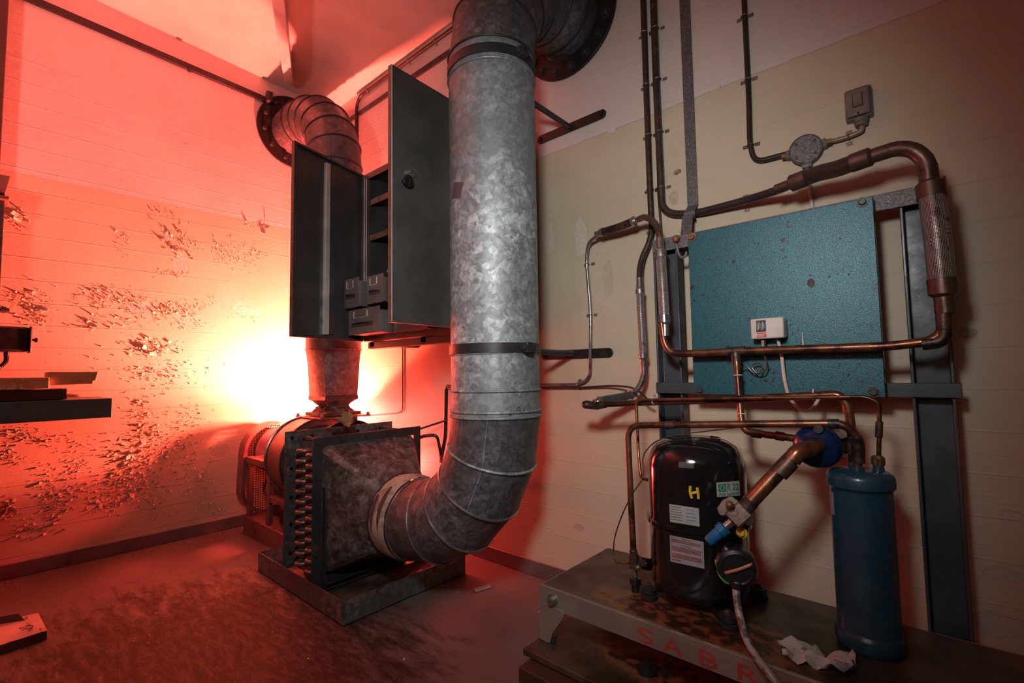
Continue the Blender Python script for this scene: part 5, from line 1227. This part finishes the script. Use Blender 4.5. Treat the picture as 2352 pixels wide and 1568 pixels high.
tag(mb.build('thin_capillary', 'copper_dark'), 'very thin dark capillary looping left of the compressor and over its top', 'capillary tube')
# suction valve at the right with blue cap
P0 = P(1636, 1252, y=-.545); P1 = P(1660, 1215, y=-.535); P2 = P(1697, 1182, y=-.515); P3 = P(1725, 1150, y=-.50)
ax = (P2 - P1).normalized()
sv = thing('service_valve', P2, 'large stained service valve with a bright blue cap on the compressor front', 'valve', 'compressor service valves')
sd = ax.cross(-Y).normalized(); sd2 = ax.cross(sd)
RM = Matrix.Translation(P2) @ Matrix(((ax.x, sd.x, sd2.x), (ax.y, sd.y, sd2.y), (ax.z, sd.z, sd2.z))).to_4x4()
MB().box((-.026, -.024, -.020), (.026, .024, .030), RM).build('body', 'valve', sv, bev=.004)
mb = MB(); c = RM @ V((-.006, .012, .0)); mb.prism([RM @ V((a, b, .012)) for a, b in ((-.03, -.046), (-.004, -.052), (.022, -.046), (.026, -.02), (-.030, -.02), (-.038, -.030))], (RM.to_3x3() @ V((0, 0, -1))) * .02); mb.build('flange_ear', 'valve', sv, bev=.002)
MB().sphere(P(1676, 1160, y=-.545), .0115, (1, 1, 1), 16, 10).build('brass_cap', 'brass', sv)
MB().hexbolt(P(1704, 1222, y=-.505), -Y, .010, .008).build('yellow_nut', 'yellow_paint', sv)
MB().cyl(P1 + ax * .008, P2 - ax * .02, .0105).build('stem', 'fit', sv)
mb = MB(); L_ = P0 - P1; ln = L_.length; mb.lathe(P1 + ax * .01, -ax, [(.0135, 0), (.0195, .004), (.0195, .020), (.0155, .022), (.0150, ln + .004), (.011, ln + .010), (.001, ln + .010)], 20)
lab(mb.build('blue_cap', 'bluecap', sv), 'bright blue plastic stem cap')
mb = MB(); mb.cyl(P2 + ax * .02, P3, .0185, .021); mb.cyl(P2, csurf(1715, 1195, 0), .018); mb.build('socket', 'copper_dark', sv)
# suction pipe
sp2 = [P3, P(1810, 1060, y=-.455), P(1835, 1034, y=-.44), P(1880, 1022, y=-.38)]
t = thing('copper_pipe', P3, 'thick shiny copper pipe slanting up from the blue-capped valve to the blue filter', 'pipe')
MB().tube(fillet([P3, P(1832, 1036, y=-.445), P(1880, 1024, y=-.36)], .06), .0195, 20).build('pipe_run', 'copper', t)
MB().cyl(P(1788, 1088, y=-.468), P(1816, 1058, y=-.453), .0225).build('coupling', 'copper_dark', t)
mb = MB(); mb.tube(fillet([P(1818, 1056, y=-.452), P(1834, 1036, y=-.445), P(1864, 1029, y=-.40)], .05), .0215, 20); lab(mb.build('elbow', 'copper', t), 'copper elbow')
# filter drier
fc_ = P(1872, 1026, y=-.345); fax = V((.10, 1, -.02)).normalized()
t = thing('filter_drier', fc_, 'round deep blue filter drier drum behind the slanting copper pipe', 'filter drier')
mb = MB(); mb.lathe(fc_ - fax * .012, fax, [(.020, -.014), (.024, -.008), (.040, .004), (.052, .010), (.0575, .018), (.058, .030), (.0595, .034), (.0595, .040), (.058, .044), (.057, .13), (.050, .145), (.02, .155)], 40); mb.build('drum', 'bluefilter', t)
MB().cyl(fc_ - fax * .030, fc_ - fax * .008, .0245, .029).build('hub', 'black_plastic', t)
q = P(1879, 985, y=-.36); MB().cyl(q, q + V((.002, .03, -.005)), .0115).build('plug', 'black_plastic', t)
# terminal cover with strap and cord
tc = P(1692, 1308, y=-.50)
t = thing('terminal_cover', tc, 'round black terminal cover with an orange strap on the compressor front', 'terminal cover')
dirc = V((.35, -.93, 0)).normalized()
mb = MB(); mb.lathe(tc - dirc * .06, dirc, [(.052, 0), (.052, .048), (.049, .056), (.040, .060), (.036, .057), (.001, .057)], 36); cvr = mb.build('cover', 'black_plastic', t)
mb = MB(); s_ = dirc.cross(Z); u_ = (s_ * -1)
a_ = P(1664, 1316, y=tc.y - .008); b_ = P(1728, 1296, y=tc.y + .012)
rows = []
for k in range(9):
    u = k / 8; c = a_.lerp(b_, u) + dirc * .006 * math.sin(PI * u); rows.append([c + Z * .0045, c - Z * .0045])
vr = [[mb.bm.verts.new(p) for p in r] for r in rows]
for k in range(8): mb.bm.faces.new((vr[k][0], vr[k][1], vr[k + 1][1], vr[k + 1][0]))
so = mb.build('strap', 'strap', t); sm_ = so.modifiers.new('s', 'SOLIDIFY'); sm_.thickness = .002
MB().tube(smoothp(Pt([(1643, 1285, -.50), (1646, 1300, -.505), (1652, 1320, -.51), (1664, 1335, -.51), (1674, 1340, -.505)]), 6), .0028, 8).build('earth_wire', 'greenwire', t)
MB().cyl(P(1692, 1338, y=-.505), P(1692, 1350, y=-.505), .013).build('cord_gland', 'black_plastic', t)
mb = MB(); mb.tube(smoothp([P(1690, 1338, y=-.50), P(1692, 1370, y=-.515), P(1698, 1410, y=-.53), P(1712, 1460, y=-.56), P(1735, 1505, y=-.585), P(1762, 1540, y=-.60), P(1790, 1580, y=-.61), P(1810, 1620, y=-.615), P(1815, 1660, y=-.62)], 8), .0095, 12)
tag(mb.build('power_cord', 'cord'), 'mottled grey cord hanging from the terminal cover over the base front', 'cord')

# oil separator cylinder
tx, ty, tr = 3.395, -.30, .0735
t = thing('oil_separator', (tx, ty, ZS), 'tall blue-grey pressure cylinder standing upright on the right of the base frame', 'pressure cylinder')
mb = MB(); mb.lathe((tx, ty, ZS), Z, [(.068, 0), (.074, .006), (.0765, .014), (.0765, .035), (.0735, .042), (.071, .046), (.0695, .05), (.0695, .400), (.0695, .405), (.072, .409), (.0765, .414), (.0765, .436), (.073, .446), (.064, .4525), (.040, .456), (.001, .457)], 48); mb.build('shell', 'tank', t)
for px, py, y, r in ((1969, 1070, -.325, .018), (1960, 1060, -.262, .015), (2017, 1062, -.285, .014)):
    q = P(px, py, y=y); MB().cyl((q.x, y, ZS + .448), (q.x, y, ZS + .468), r, r * .85).build('nozzle', 'tank', t)
lq = []; mb = MB()
for k in range(7):
    a = math.radians(-172 + 30 * k / 6); lq.append([V((tx + .0702 * math.cos(a), ty + .0702 * math.sin(a), z)) for z in (ZS + .395, ZS + .335)])
vr = [[mb.bm.verts.new(p) for p in r] for r in lq]
for k in range(6): mb.bm.faces.new((vr[k][0], vr[k][1], vr[k + 1][1], vr[k + 1][0]))
lab(mb.build('label', 'sticker_lilac', t), 'small worn pale label')

# rusty hook on the rack's upper left
t = thing('rusty_hook', P(1553, 548, y=-.125), 'rust-caked bolt and dangling hook at the rack corner left of the teal panel', 'hook')
mb = MB(); mb.sphere(P(1553, 548, y=-.128), .0135, (1, 1.1, 1), 12, 8); mb.build('bolt', 'rustlump', t)
mb = MB(); mb.tube(smoothp(Pt([(1554, 560, -.13), (1558, 580, -.13), (1565, 591, -.13), (1573, 588, -.13), (1577, 578, -.13)]), 6), .0055, 8); mb.build('hook', 'castgrey', t)

# papers and small litter
q = P(1895, 1470, z=ZS)
def sheet(name, pts_px, zoff, mat, label, cat, seed):
    pass
o = crumpled('crumpled_paper', 'paper', V((3.305, -.475, ZS + .020)), (.1, -.06, .25), (14, 10, .15, .075, .034, 7.7, 0), smooth=True); tag(o, 'crumpled white paper wrapper on the base in front of the blue cylinder', 'paper')
s = text_bm('Am-C', .012, lambda x, y: V((3.345 + x, -.500 + y * .9, ZS + .0335)), bold=.0002); lab(s.build('print', 'ink', o), 'small dark print')
q = P(1107, 1350, z=.002); mb = MB(); mb.prism([P(1086, 1352, z=.002), P(1122, 1341, z=.002), P(1130, 1348, z=.002), P(1094, 1359, z=.002)], Z * .0015); tag(mb.build('paper_scrap', 'paper'), 'torn pale paper scrap on the grey floor right of the tray', 'paper scrap')
# crushed box at lower left
bxz = thing('crushed_box', (.72, -1.70, 0), 'crushed printed cardboard box on the floor at the lower left', 'box')
c1, c2, c3, c4 = P(-60, 1500, z=.035), P(108, 1447, z=.035), P(88, 1408, z=.035), P(-40, 1432, z=.035)
ctr = (c1 + c2 + c3 + c4) / 4
def dn_(p): return V((p.x, p.y, .001))
mb = MB(); nn = 6; top_pts = []
for k in range(9):
    row = []
    for l in range(7):
        u, v = k / 8, l / 6; p = c1.lerp(c2, u).lerp(c4.lerp(c3, u), v); row.append(mb.bm.verts.new(p + Z * .006 * noise.noise(V((u * 4, v * 4, 1)))))
    top_pts.append(row)
for k in range(8):
    for l in range(6): mb.bm.faces.new((top_pts[k][l], top_pts[k + 1][l], top_pts[k + 1][l + 1], top_pts[k][l + 1]))
mb.build('lid', 'card', bxz)
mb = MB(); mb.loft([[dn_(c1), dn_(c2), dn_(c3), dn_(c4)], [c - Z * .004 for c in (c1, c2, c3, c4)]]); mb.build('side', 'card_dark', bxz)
f0, f1, f2, f3 = P(-30, 1425, z=.04), P(48, 1412, z=.035), P(46, 1403, z=.075), P(-30, 1412, z=.085)
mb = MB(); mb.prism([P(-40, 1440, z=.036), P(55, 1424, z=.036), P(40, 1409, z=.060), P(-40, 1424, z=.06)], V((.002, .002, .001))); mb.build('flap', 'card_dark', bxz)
mb = MB()
def ink(a, b, z=.0395): mb.tube([P(a[0], a[1], z=z), P(b[0], b[1], z=z)], .0012, 5)
for a, b in (((46, 1444), (60, 1437)), ((60, 1437), (74, 1436)), ((74, 1436), (76, 1439)), ((76, 1439), (66, 1443)), ((66, 1443), (54, 1444)), ((62, 1431), (65, 1436)), ((67, 1432), (70, 1436)), ((66, 1443), (69, 1448)), ((71, 1442), (74, 1446)), ((44, 1442), (52, 1442)), ((50, 1448), (56, 1443)), ((90, 1445), (96, 1443)), ((93, 1449), (96, 1447)), ((57, 1418), (59, 1422)), ((61, 1416), (63, 1420))):
    ink(a, b)
lab(mb.build('line_drawing', 'ink', bxz), 'small black line drawing')

# ================================================================= LEFT FOREGROUND RACK
xr = .45
t = thing('wall_shelf', (.25, -1.6, .80), 'dark blue-grey steel shelf beam jutting in at the left edge', 'shelf beam')
q = P(258, 914, x=xr); q2 = P(257, 958, x=xr)
mb = MB(); mb.box((.02, -2.3, q2.z), (xr, q.y, q.z)); mb.build('beam', M('teal_grey_paint', (.07, .18, .19), .45, dirt=(.09, .13, .13), dlo=.6, dhi=.8), t, bev=.002)
zt_ = q.z
def brd(name, px0, px1, pt, pb, mat, x0, label, notch=False):
    a = P(px1, pt, x=x0); b = P(px1, pb, x=x0); c = P(px0, pt, x=x0)
    mb = MB()
    if notch:
        e = a.y
        mb.prism([V((x0, c.y, b.z)), V((x0, e - .018, b.z)), V((x0, e - .018, b.z + .014)), V((x0, e - .008, b.z + .018)), V((x0, e, a.z - .006)), V((x0, e + .003, a.z)), V((x0, c.y, a.z))], V((-.14, 0, 0)))
    else: mb.box((x0 - .2, c.y, b.z), (x0, a.y, a.z))
    return tag(mb.build(name, mat, bev=.003), label, 'wood piece')
b1 = brd('dark_board', -60, 155, 892, 916, 'wood_dark', xr - .02, 'dark board lying on the shelf beam under the pale wood')
b2 = brd('wood_block', 110, 226, 853, 882, 'wood', xr - .03, 'notched pale wood offcut, farther of the two on the shelf', True)
b3 = brd('wood_block', -60, 114, 866, 893, 'wood_w', xr - .01, 'white-splattered wood block on the dark board at the left edge')
# post, pan, valve, actuator at the very edge
t = thing('wall_unit', (.15, -1.83, 1.3), 'dark tray on a post at the left picture edge', 'bracket')
a = P(8, 640, x=.17); mb = MB(); mb.box((.11, -1.90, 0), (.17, P(6, 560, x=.17).y, P(5, 450, x=.17).z)); mb.build('post', 'iron', t, bev=.003)
mb = MB(); pz = P(20, 405, x=.19).z; pz0 = P(10, 445, x=.19).z; pe = P(24, 408, x=.19).y; pe0 = P(13, 445, x=.19).y
mb.loft([[V((.05, -2.0, pz0)), V((.19, -2.0, pz0)), V((.19, pe0, pz0)), V((.05, pe0, pz0))], [V((.04, -2.0, pz)), V((.20, -2.0, pz)), V((.20, pe, pz)), V((.04, pe, pz))]]); mb.box((.05, -2.0, pz0 - .03), (.20, pe, pz0 - .01)); mb.build('pan', 'fan_red', t, bev=.003)
t = thing('valve_actuator', (.15, -1.75, 1.15), 'black metal control box with a round rim and small knob at the left edge', 'control box')
za, zb = P(60, 750, x=.18).z, P(60, 808, x=.18).z; ya = P(66, 780, x=.18).y
MB().box((.06, -1.96, zb), (.18, ya, za)).build('housing', 'black_plastic', t, bev=.012)
cz_ = (za + zb) / 2; cxm = .12
MB().box((.055, ya + .001, zb - .003), (.185, ya + .012, za + .003)).build('rim', 'iron', t, bev=.005)
mb = MB(); mb.lathe((cxm + .02, ya + .010, cz_), Y, [(.006, 0), (.006, .012), (.012, .013), (.012, .024), (.009, .025)], 14); mb.build('knob', 'black_plastic', t)
MB().cyl((.15, P(15, 815, x=.15).y, zb - .02), (.15, P(15, 815, x=.15).y, zb), .011).build('gland', 'black_plastic', t)
yk = P(15, 815, x=.15).y
mb = MB(); pts = smoothp([V((.15, yk, zb - .02)), V((.15, yk - .003, zb - .05)), V((.15, yk - .03, zb - .08)), V((.15, yk - .09, zb - .10))], 14)
mb.tube(pts, [.009 + .0016 * (k % 2) for k in range(len(pts))], 10); mb.build('corrugated_hose', 'black_plastic', t)
t = thing('lever_valve', (.15, -1.78, 1.28), 'small valve with a cream lever above the black control box', 'valve')
yv, zv = P(22, 712, x=.15).y, P(22, 712, x=.15).z
mb = MB(); mb.cyl((.15, -2.0, zv), (.15, yv, zv), .010); mb.cyl((.15, yv - .03, zv), (.15, yv - .012, zv), .016); mb.build('body', 'iron', t)
mb = MB(); la, lb = P(26, 708, x=.16), P(45, 675, x=.16); d_ = (lb - la).normalized(); s_ = d_.cross(X) * .008
mb.prism([la - s_, la + s_, lb + s_ * 1.2, lb - s_ * 1.2], X * .004); mb.build('lever', 'lever', t, bev=.001)

# ================================================================= LIGHT
w = bpy.data.worlds.new('w'); SC.world = w; w.use_nodes = True
w.node_tree.nodes['Background'].inputs[0].default_value = (.5, .5, .5, 1); w.node_tree.nodes['Background'].inputs[1].default_value = 0.0
def light(kind, name, loc, energy, col, **kw):
    l = bpy.data.lights.new(name, kind); l.energy = energy; l.color = col
    for k, v in kw.items(): setattr(l, k, v)
    o = bpy.data.objects.new(name, l); o.location = loc; COL.objects.link(o); return o
def aim(o, to): o.rotation_euler = (V(to) - o.location).to_track_quat('-Z', 'Y').to_euler()
r = light('SPOT', 'red_lamp', (.35, -.21, .70), 420, (1.0, .115, .066), shadow_soft_size=.04, spot_size=math.radians(176), spot_blend=.12); aim(r, r.location + V((-.32, -.17, .85)))
r2 = light('SPOT', 'red_ceiling_fill', (.35, -.21, .70), 950, (1.0, .125, .09), shadow_soft_size=.04, spot_size=math.radians(120), spot_blend=.7); aim(r2, r2.location + V((-.12, -.5, 1.0)))  # added at the red lamp's spot to brighten ceiling and upper wall
light('POINT', 'red_low_wall_fill', (.35, -.21, .70), 150, (1.0, .055, .045), shadow_soft_size=.04)  # added all-round red fill at the same spot, for the lower left wall
light('POINT', 'red_lamp_low', (.97, -.12, .42), 20, (1.0, .09, .075), shadow_soft_size=.04)
k = light('SPOT', 'work_lamp', (3.35, -1.78, 1.60), 84, (1.0, .985, .95), shadow_soft_size=.10, spot_size=math.radians(102), spot_blend=1.0); aim(k, (2.38, -.3, 1.25))
g = light('SPOT', 'left_fill_lamp', (1.75, -2.85, 2.05), 90, (1.0, .42, .38), shadow_soft_size=.10, spot_size=math.radians(104), spot_blend=1.0); aim(g, (.35, -.8, 3.0))  # unseen fill left of the camera, cone turned up to brighten the ceiling
f = light('AREA', 'soft_area_fill', (3.2, -3.6, 1.9), 5, (1.0, .86, .76), shape='RECTANGLE', size=1.6, size_y=1.2); aim(f, (2.4, -.5, 1.2))  # added weak neutral fill from behind the camera, no visible source

SC.view_settings.view_transform = 'Standard'
try: SC.view_settings.look = 'None'
except Exception: pass
SC.view_settings.exposure = 0.0; SC.view_settings.gamma = 1.0
SC.view_settings.use_curve_mapping = False
